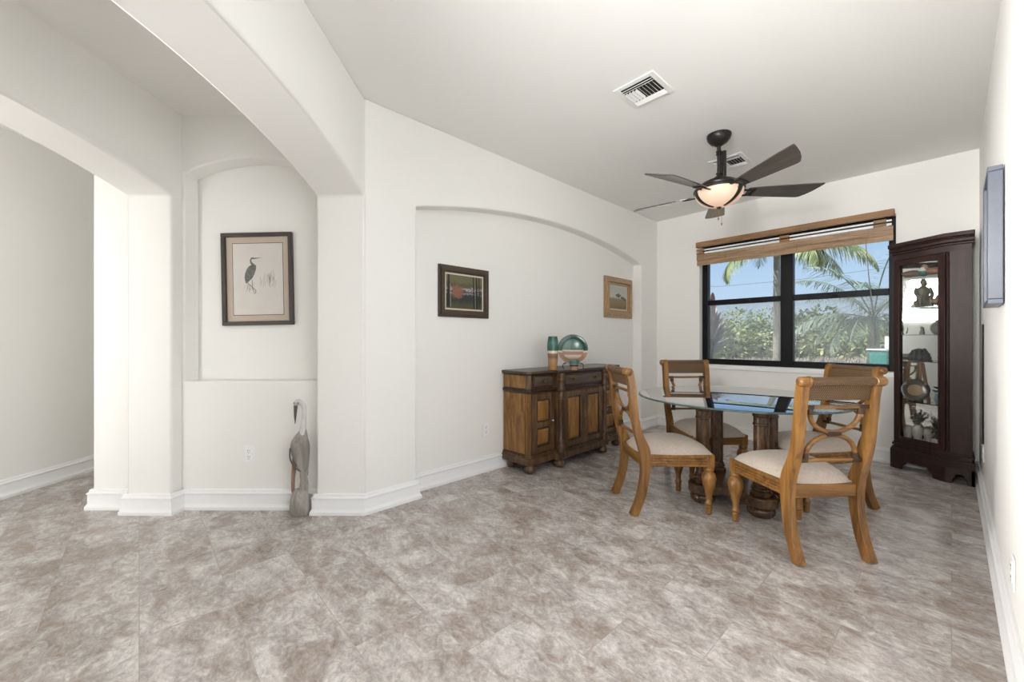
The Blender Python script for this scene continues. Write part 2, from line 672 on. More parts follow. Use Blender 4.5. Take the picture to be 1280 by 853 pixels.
for y0, y1, z0, z1 in ((SW0, SW0 + 0.05, SZ0, SZ1), (SW1 - 0.05, SW1, SZ0, SZ1), (ym - 0.03, ym + 0.03, SZ0, SZ1), (SW0 + 0.05, ym - 0.03, SZ0, SZ0 + 0.05), (ym + 0.03, SW1 - 0.05, SZ0, SZ0 + 0.05),
                       (SW0 + 0.05, ym - 0.03, SZ1 - 0.05, SZ1), (ym + 0.03, SW1 - 0.05, SZ1 - 0.05, SZ1), (SW0 + 0.05, ym - 0.03, 1.30, 1.35), (ym + 0.03, SW1 - 0.05, 1.30, 1.35)):
    box(bm, 0.045, 0.085, y0, y1, z0, z1)
obj('frame', bm, plain('dark_frame', (0.012, 0.012, 0.014), 0.4), w2, 0.003)

# hall: beam with a low arch toward the dining room
BL0, BL1 = -1.283, -0.965
SP, CR = 2.084, 2.226
bm = NB()
prism(bm, arch_outline(-1.2, 2.85, 0, H, 0.45, 2.65, SP, CR, 36), lambda d, z, l: W(l, d, z), BL0, BL1)
struct('wall_arch_beam', bm, M['wall'], bevel=0.016)
# left hall wall with the same arch
bm = NB()
prism(bm, arch_outline(-1.2, 2.98, 0, H, 0.45, 2.65, SP, CR, 36), lambda d, z, l: W(l, d, z), -2.524, -2.23)
struct('wall_hall_arch', bm, M['wall'], bevel=0.016)
# end wall of the hall with the print niche
bm = NB()
prism(bm, arch_outline(-2.24, -1.20, 0.80, H, -2.212, -1.27, 2.268, 2.372, 24), lambda l, z, d: W(l, d, z), 2.733, 2.862)
box(bm, -2.24, -1.20, 2.733, 2.862, 0, 0.861, lambda l, d, z: W(l, d, z))
struct('wall_niche', bm, M['wall'], bevel=0.010)
bm = NB()
box(bm, -2.5, -1.1, 2.86, 2.98, 0, H, lambda l, d, z: W(l, d, z))
struct('wall_hall_end', bm, M['wall'])
bm = NB()
box(bm, -2.83, -2.50, 2.733, 4.9, 0, H, lambda l, d, z: W(l, d, z))
struct('wall_hallway_inner', bm, M['wall'], bevel=0.012)
bm = NB()
box(bm, -3.81, -3.66, -1.4, 5.6, 0, H, lambda l, d, z: W(l, d, z))
box(bm, -3.8, -2.4, 4.9, 5.05, 0, H, lambda l, d, z: W(l, d, z))
struct('wall_hallway', bm, M['wall'])
# great room behind the tripod, open to the south for the added rear fill
bm = NB()
box(bm, XR + 0.02, 3.2, -0.6, -0.45, 0, H)
box(bm, 3.0, 3.15, -5.5, -0.5, 0, H)
struct('wall_great_room_east', bm, M['wall'])
bm = NB()
box(bm, -2.9, -2.3, -5.55, -5.4, 0, H)
box(bm, 2.7, 3.15, -5.55, -5.4, 0, H)
box(bm, -2.4, 2.8, -5.55, -5.4, 2.2, H)
box(bm, -3.0, -2.85, -5.5, -2.0, 0, H)
struct('wall_great_room_south', bm, M['wall'])

# baseboards: one moulded profile swept round every corner
PROF = [(0.0, 0.0), (0.030, 0.0), (0.030, 0.020), (0.022, 0.034), (0.019, 0.042), (0.019, 0.098), (0.023, 0.104),
        (0.023, 0.110), (0.014, 0.117), (0.012, 0.130), (0.008, 0.134), (0.0, 0.135)]


def sweep_base(name, pts):
    """pts along the foot of the wall, the room lies to the right of the walk"""
    bm = NB()
    pts = [Vector((p[0], p[1])) for p in pts]
    R = []
    n = len(pts)
    for i, p in enumerate(pts):
        ns = []
        for a, b in ((i - 1, i), (i, i + 1)):
            if a < 0 or b >= n: continue
            t = (pts[b] - pts[a]).normalized()
            ns.append(Vector((t.y, -t.x)))
        m = sum(ns, Vector((0, 0)))
        m = m / m.length
        k = 1 / max(0.35, m.dot(ns[0]))
        R.append([bm.verts.new((p.x + m.x * t * k, p.y + m.y * t * k, z)) for t, z in PROF])
    for A, B in zip(R, R[1:]):
        for j in range(len(PROF) - 1):
            bm.faces.new((A[j], B[j], B[j + 1], A[j + 1]))
    bm.faces.new(R[0])
    bm.faces.new(R[-1][::-1])
    return struct(name, bm, M['trim'], ang=25)


wp = lambda l, d: W(l, d)
c1 = TL(1.468, 0, 0); c1b = TL(1.468, 0, -0.12)
c2 = TL(4.70, 0, 0); c2b = TL(4.70, 0, -0.12)
cb = Vector((LW(YB), YB, 0))
sweep_base('baseboard_left', [wp(-2.83, 4.9), wp(-2.83, 2.733), wp(-2.524, 2.733), wp(-2.524, 2.65), wp(-2.23, 2.65), wp(-2.212, 2.733),
                              wp(-1.283, 2.733), wp(-1.283, 2.65), P0, c1, c1b, c2b, c2, cb, cb + Vector((0.05, 0, 0))])
sweep_base('baseboard_back', [cb + Vector((0.05, 0, 0)), (XR, YB)])
sweep_base('baseboard_right', [(XR, YB), (XR, -0.6)])
sweep_base('baseboard_hallway', [wp(-3.66, -1.4), wp(-3.66, 4.9)])

# ------------------------------------------------------------------ window
win = bpy.data.objects.new('window_1', None)
C.objects.link(win)
win.location = (0, YB, 0)
win['kind'] = 'structure'
FY = 0.085                                  # frame front, behind the wall face
bm = NB()
fx0, fx1 = WX0, WX1
gx = [(-2.056, -1.278), (-1.162, -0.40)]
z_b, z_r0, z_r1, z_t = 0.905, 1.568, 1.628, 2.255
box(bm, fx0, gx[0][0], FY, FY + 0.09, WZ0, WZ1)
box(bm, gx[1][1], fx1, FY, FY + 0.09, WZ0, WZ1)
box(bm, gx[0][1], gx[1][0], FY, FY + 0.09, WZ0, WZ1)
for a, b in gx:
    box(bm, a, b, FY, FY + 0.09, WZ0, z_b)
    box(bm, a, b, FY + 0.005, FY + 0.085, z_r0, z_r1)
    box(bm, a, b, FY, FY + 0.09, z_t, WZ1)
obj('frame', bm, M['black'], win, 0.004, 2)
for a, b in gx:
    for lo, hi, dy in ((z_b, z_r0, 0.035), (z_r1, z_t, 0.055)):
        bm = NB()
        box(bm, a - 0.003, b + 0.003, FY + dy, FY + dy + 0.005, lo - 0.003, hi + 0.003)
        obj('pane', bm, M['pane'], win, smooth=False)


def screen_mat():
    m = bpy.data.materials.new('insect_mesh')
    m.use_nodes = True
    n = m.node_tree
    n.nodes.clear()
    out = n.nodes.new('ShaderNodeOutputMaterial')
    mx = n.nodes.new('ShaderNodeMixShader')
    tr = n.nodes.new('ShaderNodeBsdfTransparent')
    df = n.nodes.new('ShaderNodeBsdfDiffuse')
    df.inputs[0].default_value = (0.66, 0.67, 0.68, 1)
    mx.inputs[0].default_value = 0.24
    n.links.new(tr.outputs[0], mx.inputs[1])
    n.links.new(df.outputs[0], mx.inputs[2])
    n.links.new(mx.outputs[0], out.inputs[0])
    return m


M['screen'] = screen_mat()
for a, b in gx:
    bm = NB()
    box(bm, a, b, FY + 0.075, FY + 0.077, z_b, z_r0)
    obj('insect_screen', bm, M['screen'], win, smooth=False)
bm = NB()
box(bm, WX0 - 0.03, WX1 + 0.03, -0.022, FY, WZ0 - 0.052, WZ0 - 0.001)
obj('window_sill', bm, M['trim'], win, 0.006)
for x in (-1.60, -0.80):
    bm = NB()
    box(bm, x - 0.025, x + 0.025, FY - 0.012, FY + 0.01, z_r0 + 0.015, z_r0 + 0.04)
    obj('latch', bm, M['black'], win, 0.003)

# ------------------------------------------------------------------ bamboo shade
sh = thing('roman_shade', 'woven bamboo roman shade pulled up at the top of the window', 'blind', (0, YB, 2.05))
bx0, bx1 = -2.134, -0.352
bm = NB()
box(bm, bx0, bx1, -0.075, -0.058, 0.222, 0.285)
box(bm, bx0, bx0 + 0.014, -0.058, -0.003, 0.222, 0.285)
box(bm, bx1 - 0.014, bx1, -0.058, -0.003, 0.222, 0.285)
obj('valance', bm, M['valance'], sh, 0.003)
bm = NB()
for (z0, z1, y) in ((0.0, 0.070, -0.050), (0.062, 0.135, -0.060)):
    for k in range(6):
        a = z0 + (z1 - z0) * k / 6
        b = z0 + (z1 - z0) * (k + 0.92) / 6
        box(bm, bx0 + 0.008, bx1 - 0.008, y - 0.004 - 0.003 * math.sin(k), y + 0.004, a, b)
obj('folded_slats', bm, M['bamboo'], sh)
bm = NB()
box(bm, bx0 + 0.02, bx1 - 0.02, -0.036, -0.030, 0.145, 0.165)
box(bm, bx0 + 0.02, bx1 - 0.02, -0.036, -0.030, 0.182, 0.198)
obj('upper_slat', bm, M['trim'], sh)
for x in (bx0 + 0.045, -1.21, bx1 - 0.10):
    bm = NB()
    box(bm, x - 0.045, x + 0.045, -0.052, -0.034, 0.140, 0.165)
    box(bm, x - 0.045, x + 0.045, -0.052, -0.034, 0.178, 0.205)
    obj('stacked_slats', bm, M['valance'], sh, 0.003)
bm = NB()
tube(bm, [(-0.55, -0.048, 0.01), (-0.53, -0.046, -0.30), (-0.50, -0.045, -0.62), (-0.485, -0.044, -0.95)], 0.0035, 6)
obj('pull_cord', bm, plain('grey_cord', (0.30, 0.29, 0.27), 0.8), sh)


# ------------------------------------------------------------------ dining chair
def prof_lathe(parent, name, prof, c, mat, seg=20):
    b = NB()
    lathe(b, prof, c, seg)
    return obj(name, b, mat, parent, ang=50)


POST = smooth_path([(0.0, 0.0, 0.050), (0.030, 0.070, 0.050), (0.056, 0.146, 0.052), (0.076, 0.26, 0.055), (0.080, 0.36, 0.064), (0.070, 0.43, 0.066),
                    (0.036, 0.52, 0.052), (0.012, 0.62, 0.046), (-0.001, 0.74, 0.045), (-0.012, 0.85, 0.046), (-0.026, 0.925, 0.046), (-0.036, 0.945, 0.036)], 5)


def make_chair(label, group):
    t = thing('dining_chair', label, 'chair', group=group)
    for s in (-1, 1):
        b = NB()
        slab_curve(b, POST, s * 0.19 - 0.02, s * 0.19 + 0.02)
        obj('back_post', b, M['honey'], t, 0.007, 3, ang=50)
    # front legs: square head, swelling turned leg, ringed foot
    for s in (-1, 1):
        b = NB()
        box(b, s * 0.207 - 0.026, s * 0.207 + 0.026, 0.474, 0.526, 0.308, 0.392)
        lathe(b, [(0.013, 0), (0.019, 0.006), (0.0195, 0.018), (0.0175, 0.022), (0.0205, 0.030), (0.0185, 0.046), (0.0215, 0.054), (0.017, 0.060),
                  (0.025, 0.068), (0.025, 0.076), (0.0175, 0.086), (0.018, 0.112), (0.024, 0.145), (0.034, 0.180), (0.0425, 0.215), (0.045, 0.238),
                  (0.041, 0.260), (0.031, 0.276), (0.026, 0.282), (0.033, 0.290), (0.033, 0.298), (0.027, 0.304), (0.027, 0.312)], (s * 0.207, 0.50, 0), 20)
        obj('front_leg', b, M['honey'], t, 0.003, 2, ang=50)
    # seat rails: plain behind, reeded on the sides and front
    b = NB()
    box(b, -0.172, 0.172, 0.058, 0.088, 0.315, 0.385)
    obj('rear_rail', b, M['honey_x'], t, 0.006)
    b = NB()
    for s in (-1, 1):
        A = Vector((s * 0.172, 0.075)); B = Vector((s * 0.207, 0.485))
        for k, (z0, z1, th) in enumerate(((0.315, 0.334, 0.014), (0.338, 0.350, 0.018), (0.354, 0.366, 0.018), (0.370, 0.392, 0.016), (0.318, 0.390, 0.010))):
            o_ = 0.010
            prism(b, [(A.x + s * (o_ + th), A.y), (B.x + s * (o_ + th), B.y), (B.x + s * (o_ - 0.012), B.y), (A.x + s * (o_ - 0.012), A.y)],
                  lambda x, y, z: (x, y, z), z0, z1)
    for (z0, z1, y) in ((0.315, 0.334, 0.524), (0.338, 0.350, 0.528), (0.354, 0.366, 0.528), (0.370, 0.392, 0.526), (0.318, 0.390, 0.518)):
        box(b, -0.185, 0.185, 0.49, y, z0, z1)
    obj('reeded_rail', b, M['honey_x'], t, 0.004, 2)
    # domed cushion
    b = NB()
    N = 16
    G = []
    for j in range(N + 1):
        v = -1 + 2 * j / N
        row = []
        for i in range(N + 1):
            u = -1 + 2 * i / N
            # squircle map keeps corners round
            su, sv = u * math.sqrt(1 - 0.16 * v * v), v * math.sqrt(1 - 0.16 * u * u)
            y = 0.305 + 0.24 * sv
            hw = 0.185 + 0.05 * (sv + 1) / 2
            x = hw * su
            rr = max(abs(u), abs(v))
            z = 0.392 + 0.078 * (1 - abs(u) ** 3.2) ** 0.6 * (1 - abs(v) ** 3.2) ** 0.6
            row.append(b.verts.new((x, y, z)))
        G.append(row)
    for j in range(N):
        for i in range(N):
            b.faces.new((G[j][i], G[j][i + 1], G[j + 1][i + 1], G[j + 1][i]))
    rim = G[0] + [G[j][N] for j in range(1, N + 1)] + G[N][N - 1::-1] + [G[j][0] for j in range(N - 1, 0, -1)]
    low = [b.verts.new((v.co.x, v.co.y, 0.378)) for v in rim]
    for i in range(len(rim)):
        k = (i + 1) % len(rim)
        b.faces.new((rim[i], low[i], low[k], rim[k]))
    b.faces.new(low[::-1])
    obj('seat_cushion', b, M['fabric'], t, ang=80)
    # woven crest: a roll on top and a curved panel below
    b = NB()
    lathe(b, [(0.0215, -0.168), (0.0225, -0.16), (0.0225, 0.16), (0.0215, 0.168)], (0, -0.040, 0.932), 20, 'X')
    r = obj('crest_roll', b, M['cane'], t, ang=60)
    for s in (-1, 1):
        b = NB()
        pr = [(0.019, 0.166), (0.027, 0.170), (0.027, 0.178), (0.022, 0.182), (0.025, 0.190), (0.025, 0.218), (0.020, 0.226), (0.0, 0.228)]
        lathe(b, [(q, s * x) for q, x in pr], (0, -0.040, 0.932), 18, 'X')
        obj('end_cap', b, M['honey_x'], r, ang=60)
    b = NB()
    slab_curve(b, smooth_path([(-0.008, 0.836, 0.020), (-0.012, 0.865, 0.022), (-0.018, 0.895, 0.022), (-0.030, 0.925, 0.020)], 4), -0.172, 0.172)
    obj('crest_panel', b, M['cane'], t, 0.004)
    for (nm, y, z) in (('upper_rail', -0.004, 0.800), ('lower_rail', 0.036, 0.520)):
        b = NB()
        box(b, -0.178, 0.178, y - 0.009, y + 0.009, z - 0.009, z + 0.009)
        rl = obj(nm, b, M['honey_x'], t, 0.004)
        for s in (-1, 1):
            b = NB()
            box(b, min(s * 0.182, s * 0.12), max(s * 0.182, s * 0.12), y - 0.011, y + 0.011, z - 0.011, z + 0.011)
            obj('dark_wrap', b, M['bronze_wood'], rl, 0.003)
    # two bent arcs touching in the middle

    def yz(z): return 0.036 + (-0.004 - 0.036) * (z - 0.52) / 0.28
    for nm, z0, sg in (('upper_arc', 0.790, -1), ('lower_arc', 0.531, 1)):
        b = NB()
        pts = []
        for k in range(25):
            a = PI * k / 24
            x = 0.135 * math.cos(a)
            z = z0 + sg * 0.122 * math.sin(a) ** 0.85
            pts.append((x, yz(z), z))
        tube(b, pts, [(0.012, 0.012)] * 25, 10, 1, Vector((0, 1, 0)))
        ar = obj(nm, b, M['honey_x'], t, ang=60)
        for s in (-1, 1):
            b = NB()
            zz = z0 + sg * 0.014
            lathe(b, [(0.015, -0.014), (0.0165, 0), (0.015, 0.014)], (s * 0.135, yz(zz), zz), 12)
            obj('dark_collar', b, M['bronze_wood'], ar, ang=60)
    b = NB()
    box(b, -0.040, 0.040, yz(0.66) - 0.015, yz(0.66) + 0.015, 0.648, 0.674)
    obj('centre_block', b, M['bronze_wood'], t, 0.006)
    return t


def dup(root, label=None, loc=None, rz=None, group=None):
    r = root.copy()
    C.objects.link(r)
    if loc is not None: r.location = loc
    if rz is not None: r.rotation_euler = (0, 0, rz)
    if label: r['label'] = label
    if group: r['group'] = group
    for ch in list(root.children):
        c = ch.copy()
        C.objects.link(c)
        c.parent = r
        for g in list(ch.children):
            d = g.copy()
            C.objects.link(d)
            d.parent = c
    return r


GC = 'dining chairs around the glass table'
ch = make_chair('honey wood dining chair nearest the camera, its woven back turned to us', GC)
ch.location = (-0.400, 2.600, 0)
ch.rotation_euler = (0, 0, math.radians(50.8))
dup(ch, 'honey wood dining chair seen side on in front of the sideboard', (-1.547, 2.475, 0), math.radians(-38.6))
dup(ch, 'dining chair facing us behind the glass table, left of the window', (-1.635, 3.665, 0), math.radians(-129.2))
dup(ch, 'dining chair under the window beside the curio cabinet, mostly behind the nearest chair', (-0.500, 3.765, 0), math.radians(141.4))

# ------------------------------------------------------------------ table
TX, TY = -1.030, 3.118
tb = thing('dining_table', 'round glass-topped dining table on four brown turned columns', 'table', (TX, TY, 0), math.radians(6))
bm = NB()
R = 0.668
lathe(bm, [(0, 0.728), (R - 0.014, 0.728), (R - 0.002, 0.731), (R, 0.734)], (0, 0, 0), 96)
for f in bm.faces: f.material_index = 0
bmg = bm
lathe(bmg, [(R, 0.734), (R - 0.002, 0.738), (R - 0.014, 0.741), (0, 0.741)], (0, 0, 0), 96)
for f in bmg.faces:
    f.material_index = 0
    c = f.calc_center_median()
    if math.hypot(c.x, c.y) > R - 0.009 and len(f.verts) == 4: f.material_index = 1
bad = [f for f in bmg.faces if len(f.verts) > 4]
bmesh.ops.delete(bmg, geom=bad, context='FACES_ONLY')
bmesh.ops.remove_doubles(bmg, verts=bmg.verts, dist=1e-5)
obj('glass_top', bmg, None, tb, mats=[M['table_glass'], M['glass_edge']], ang=20)
q = 0.178
COL = [(0.045, 0.135), (0.062, 0.140), (0.066, 0.152), (0.060, 0.163), (0.050, 0.168), (0.057, 0.176), (0.057, 0.186), (0.049, 0.192), (0.050, 0.200), (0.044, 0.208),
       (0.0435, 0.40), (0.0435, 0.585), (0.048, 0.590), (0.048, 0.600), (0.044, 0.604), (0.044, 0.640), (0.050, 0.646), (0.052, 0.656), (0.047, 0.664),
       (0.047, 0.676), (0.055, 0.684), (0.060, 0.700), (0.062, 0.715), (0.060, 0.7275)]
for sx in (-1, 1):
    for sy in (-1, 1):
        bm = NB()
        lathe(bm, COL, (sx * q, sy * q, 0), 28)
        obj('column', bm, M['table_wood'], tb, ang=35)
        bm = NB()
        lathe(bm, [(0.035, 0.0), (0.060, 0.004), (0.078, 0.022), (0.082, 0.042), (0.074, 0.062), (0.052, 0.078), (0.05, 0.085)], (sx * q, sy * q, 0), 28)
        obj('bun_foot', bm, M['table_wood'], tb, ang=50)
# base plate with hollow sides
poly = []
for k in range(4):
    a = PI / 4 + k * PI / 2
    cx, cy = q * math.sqrt(2) * math.cos(a), q * math.sqrt(2) * math.sin(a)
    for j in range(9):
        b_ = a - PI / 2 * 0.95 + PI * 0.95 * j / 8
        poly.append((cx + 0.095 * math.cos(b_), cy + 0.095 * math.sin(b_)))
    a2 = a + PI / 2
    p = poly[-1]
    qx = q * math.sqrt(2) * math.cos(a2) + 0.095 * math.cos(a2 - PI / 2 * 0.95)
    qy = q * math.sqrt(2) * math.sin(a2) + 0.095 * math.sin(a2 - PI / 2 * 0.95)
    mid = a + PI / 4
    for j in range(1, 10):
        t = j / 10
        sag = 0.075 * math.sin(PI * t)
        poly.append((p[0] + (qx - p[0]) * t - sag * math.cos(mid), p[1] + (qy - p[1]) * t - sag * math.sin(mid)))
bm = NB()
prism(bm, poly, lambda x, y, z: (x, y, z), 0.072, 0.138)
obj('base_plate', bm, M['table_wood'], tb, 0.010, 3)


# ------------------------------------------------------------------ sideboard
sb = thing('sideboard', 'carved brown wood sideboard with breakfront doors against the arched recess', 'sideboard', (-2.580, 3.118, 0), PI / 2 + math.atan2(-dirL.x, dirL.y) * -1)
sb.rotation_euler = (0, 0, math.atan2(dirL.y, dirL.x))
YF, YC, YBk = -0.150, -0.200, 0.170        # side fronts, centre front, back
XS, XC = 0.705, 0.342


def plan(o):                               # outline of the whole piece, grown by o, canted outer corners
    return [(-XS - o, YBk), (-XS - o, YF + 0.03 - o), (-XS + 0.03 - o, YF - o), (-XC - 0.04 - o, YF - o), (-XC - 0.04 - o, YC - o),
            (XC + 0.04 + o, YC - o), (XC + 0.04 + o, YF - o), (XS - 0.03 + o, YF - o), (XS + o, YF + 0.03 - o), (XS + o, YBk)]


up = lambda x, y, z: (x, y, z)
bm = NB()
prism(bm, plan(0.018), up, 0.846, 0.870)
obj('top', bm, M['slate'], sb, 0.006, 3)
bm = NB()
prism(bm, plan(-0.012), up, 0.13, 0.846)
obj('carcass', bm, M['antique'], sb, 0.003)
for s in (-1, 1):
    bm = NB()
    x0, x1 = sorted((s * (XS - 0.02), s * (XS - 0.005)))
    box(bm, x0, x1, YF + 0.045, YBk - 0.004, 0.160, 0.676)
    box(bm, x0, x1, YF + 0.045, YBk - 0.004, 0.722, 0.832)
    obj('end_panel', bm, M['amber'], sb, 0.002)
bm = NB()
prism(bm, plan(0.006), up, 0.690, 0.706)
prism(bm, plan(0.000), up, 0.680, 0.716)
prism(bm, plan(0.008), up, 0.836, 0.847)
obj('waist_moulding', bm, M['antique_dark'], sb, 0.004)
bm = NB()
prism(bm, plan(0.018), up, 0.072, 0.128)
prism(bm, plan(0.010), up, 0.128, 0.142)
prism(bm, plan(0.002), up, 0.142, 0.154)
obj('plinth', bm, M['antique'], sb, 0.005, 3)
for x, y, r in ((-XS + 0.035, YF + 0.02, 0.046), (XS - 0.035, YF + 0.02, 0.046), (-XS + 0.05, YBk - 0.06, 0.042), (XS - 0.05, YBk - 0.06, 0.042),
                (-XC, YC + 0.018, 0.052), (XC, YC + 0.018, 0.052)):
    bm = NB()
    lathe(bm, [(r * 0.55, 0), (r * 0.85, 0.006), (r, 0.028), (r * 0.95, 0.048), (r * 0.7, 0.062), (r * 0.6, 0.074)], (x, y, 0), 20)
    obj('bun_foot', bm, M['antique'], sb, ang=50)
for s in (-1, 1):                           # turned half columns beside the centre doors
    bm = NB()
    x, y = s * XC, YC - 0.006
    lathe(bm, [(0.036, 0.128), (0.040, 0.135), (0.040, 0.16), (0.034, 0.20), (0.030, 0.215), (0.034, 0.225), (0.026, 0.235), (0.024, 0.40), (0.026, 0.60), (0.032, 0.608),
               (0.026, 0.618), (0.031, 0.632), (0.031, 0.665), (0.026, 0.675), (0.034, 0.688), (0.034, 0.712), (0.028, 0.722), (0.028, 0.770), (0.034, 0.782),
               (0.029, 0.795), (0.034, 0.81), (0.036, 0.842)], (x, y, 0), 20)
    obj('turned_column', bm, M['antique'], sb, ang=40)
for s in (-1, 1):                           # reeded strips on the canted corners
    bm = NB()
    for k in range(3):
        px_, py_ = s * (XS - 0.003 - 0.011 * k), YF + 0.027 - 0.011 * k
        tube(bm, [(px_, py_, 0.16), (px_, py_, 0.675)], 0.006, 8)
    obj('corner_reeds', bm, M['amber'], sb, ang=60)


def panel_door(x0, x1, z0, z1, y, splits, knob_x, nm='door'):
    b = NB()
    w = 0.045 if x1 - x0 < 0.27 else 0.05
    box(b, x0, x0 + w, y - 0.018, y + 0.01, z0, z1)
    box(b, x1 - w, x1, y - 0.018, y + 0.01, z0, z1)
    zs = [z0] + splits + [z1]
    rails = [(z0, z0 + w), (z1 - w, z1)] + [(s - w / 2, s + w / 2) for s in splits]
    for a, c in rails:
        box(b, x0 + w, x1 - w, y - 0.0175, y + 0.01, a, c)
    d = obj(nm, b, M['antique'], sb, 0.004)
    edges = sorted([r for p in rails for r in p])[1:-1]
    for k in range(0, len(edges), 2):
        a, c = edges[k], edges[k + 1]
        b = NB()
        g = 0.012
        xa, xb = x0 + w, x1 - w
        # dark bead round the raised panel
        for (p, q_, r_, s_) in ((xa, xb, a, a + g), (xa, xb, c - g, c), (xa, xa + g, a + g, c - g), (xb - g, xb, a + g, c - g)):
            box(b, p, q_, y - 0.014, y + 0.004, r_, s_)
        obj('bead', b, M['antique_dark'], d, 0.003)
        b = NB()
        h = 0.02
        A = [(xa + g, a + g), (xb - g, a + g), (xb - g, c - g), (xa + g, c - g)]
        I = [(xa + g + h, a + g + h), (xb - g - h, a + g + h), (xb - g - h, c - g - h), (xa + g + h, c - g - h)]
        va = [b.verts.new((p, y - 0.004, r)) for p, r in A]
        vi = [b.verts.new((p, y - 0.014, r)) for p, r in I]
        vb = [b.verts.new((p, y + 0.006, r)) for p, r in A]
        for i in range(4):
            j = (i + 1) % 4
            b.faces.new((va[i], va[j], vi[j], vi[i]))
            b.faces.new((vb[i], vb[j], va[j], va[i]))
        b.faces.new(vi)
        b.faces.new(vb[::-1])
        obj('raised_panel', b, M['amber'], d, smooth=False)
    b = NB()
    zk = (z0 + z1) / 2 + 0.005
    lathe(b, [(0.013, 0.0), (0.013, 0.004), (0.006, 0.006), (0.006, 0.014), (0.012, 0.018), (0.013, 0.024), (0.008, 0.029), (0, 0.030)], (0, 0, 0), 14, 'Y')
    for v in b.verts: v.co = Vector((knob_x + v.co.x, y - 0.017 - v.co.y, zk + v.co.z))
    obj('knob', b, M['chrome'] if nm == 'side_door' else M['brass'], d, ang=50)
    return d


def drawer(x0, x1, z0, z1, y, knobs):
    b = NB()
    box(b, x0, x1, y - 0.012, y + 0.01, z0, z1)
    d = obj('drawer', b, M['antique_dark'], sb, 0.004)
    b = NB()
    box(b, x0 + 0.014, x1 - 0.014, y - 0.018, y, z0 + 0.014, z1 - 0.014)
    obj('drawer_panel', b, M['slate'], d, 0.004)
    for kx in knobs:
        b = NB()
        lathe(b, [(0.016, 0.0), (0.016, 0.003), (0.006, 0.005), (0.006, 0.012), (0.012, 0.016), (0.012, 0.022), (0, 0.027)], (0, 0, 0), 14, 'Y')
        zk = (z0 + z1) / 2
        for v in b.verts: v.co = Vector((kx + v.co.x, y - 0.017 - v.co.y, zk + v.co.z))
        obj('knob', b, M['brass'], d, ang=50)


ys, yc = YF + 0.006, YC + 0.006
panel_door(-0.660, -0.384, 0.165, 0.672, ys, [0.40], -0.42, 'side_door')
panel_door(0.384, 0.660, 0.165, 0.672, ys, [0.40], 0.42, 'side_door')
panel_door(-0.302, -0.004, 0.165, 0.672, yc, [], -0.028)
panel_door(0.004, 0.302, 0.165, 0.672, yc, [], 0.028)
drawer(-0.650, -0.405, 0.724, 0.832, ys, [-0.53])
drawer(0.405, 0.650, 0.724, 0.832, ys, [0.53])
drawer(-0.300, 0.300, 0.724, 0.832, yc, [-0.17, 0.17])

# pottery on the sideboard
TOP = 0.8705


def on_px(px, d, z): return W((px - 640) / FPX * d, d, z)


pot = banded('vase_glaze', [(0.0, (0.30, 0.155, 0.055)), (0.30, (0.36, 0.20, 0.085)), (0.40, (0.17, 0.095, 0.055)), (0.44, (0.24, 0.13, 0.075)), (0.49, (0.25, 0.14, 0.08)), (0.505, (0.62, 0.55, 0.42)),
                            (0.56, (0.58, 0.52, 0.40)), (0.59, (0.022, 0.085, 0.070)), (0.8, (0.045, 0.145, 0.12)), (1.0, (0.02, 0.075, 0.06))], 'Z', 0, 0.30, 0.2, 0.012)
pv = on_px(691, 3.62, TOP)
bm = NB()
lathe(bm, [(0, 0), (0.036, 0), (0.040, 0.01), (0.041, 0.05), (0.043, 0.10), (0.048, 0.16), (0.051, 0.20), (0.049, 0.245), (0.043, 0.28), (0.040, 0.295), (0.041, 0.30), (0.036, 0.30),
           (0.036, 0.28), (0.043, 0.20), (0.030, 0.02), (0, 0.015)], (0, 0, 0), 32)
o = obj('vase', bm, pot, ang=60)
o.location = pv
tag(o, 'tall cylindrical green and tan glazed pottery vase on the sideboard', 'vase')

PCX, PCD = 716, 3.72
pp = on_px(PCX, PCD, TOP)
glz = banded('plate_glaze', [(0.0, (0.20, 0.095, 0.045)), (0.18, (0.25, 0.13, 0.065)), (0.30, (0.30, 0.165, 0.10)), (0.385, (0.36, 0.20, 0.15)), (0.405, (0.60, 0.53, 0.41)), (0.445, (0.55, 0.49, 0.38)),
                             (0.46, (0.012, 0.055, 0.042)), (1.0, (0.015, 0.065, 0.048))], 'Z', -0.14, 0.14, 0.18, 0.010)
plt = thing('pottery_plate', 'round green and brown glazed plate standing upright on the sideboard', 'plate', pp, YAW - 0.15)
bm = NB()
lathe(bm, [(0, 0), (0.085, 0.0), (0.10, 0.006), (0.135, 0.026), (0.138, 0.030), (0.134, 0.031), (0.10, 0.014), (0.085, 0.008), (0, 0.007)], (0, 0, 0), 48, 'Y')
for v in bm.verts: v.co = Vector((v.co.x, -v.co.y, v.co.z))
o = obj('dish', bm, glz, plt, ang=50)
o.location = (0, 0.035, 0.178)
o.rotation_euler = (math.radians(-12), 0, 0)
bm = NB()
lathe(bm, [(0, 0.0075), (0.083, 0.0085), (0.097, 0.0145), (0.0975, 0.0155), (0.083, 0.0095), (0, 0.0085)], (0, 0, 0), 48, 'Y')
for v in bm.verts: v.co = Vector((v.co.x, -v.co.y, v.co.z))
glz2 = banded('plate_well_glaze', [(0.0, (0.20, 0.095, 0.045)), (0.2, (0.50, 0.44, 0.36)), (0.28, (0.30, 0.15, 0.12)), (0.40, (0.34, 0.19, 0.14)), (0.43, (0.60, 0.53, 0.41)), (0.47, (0.55, 0.49, 0.38)),
                                   (0.49, (0.05, 0.12, 0.098)), (1.0, (0.075, 0.155, 0.13))], 'Z', -0.098, 0.098, 0.18, 0.010)
o = obj('well', bm, glz2, plt, ang=50)
o.location = (0, 0.035, 0.178)
o.rotation_euler = (math.radians(-12), 0, 0)
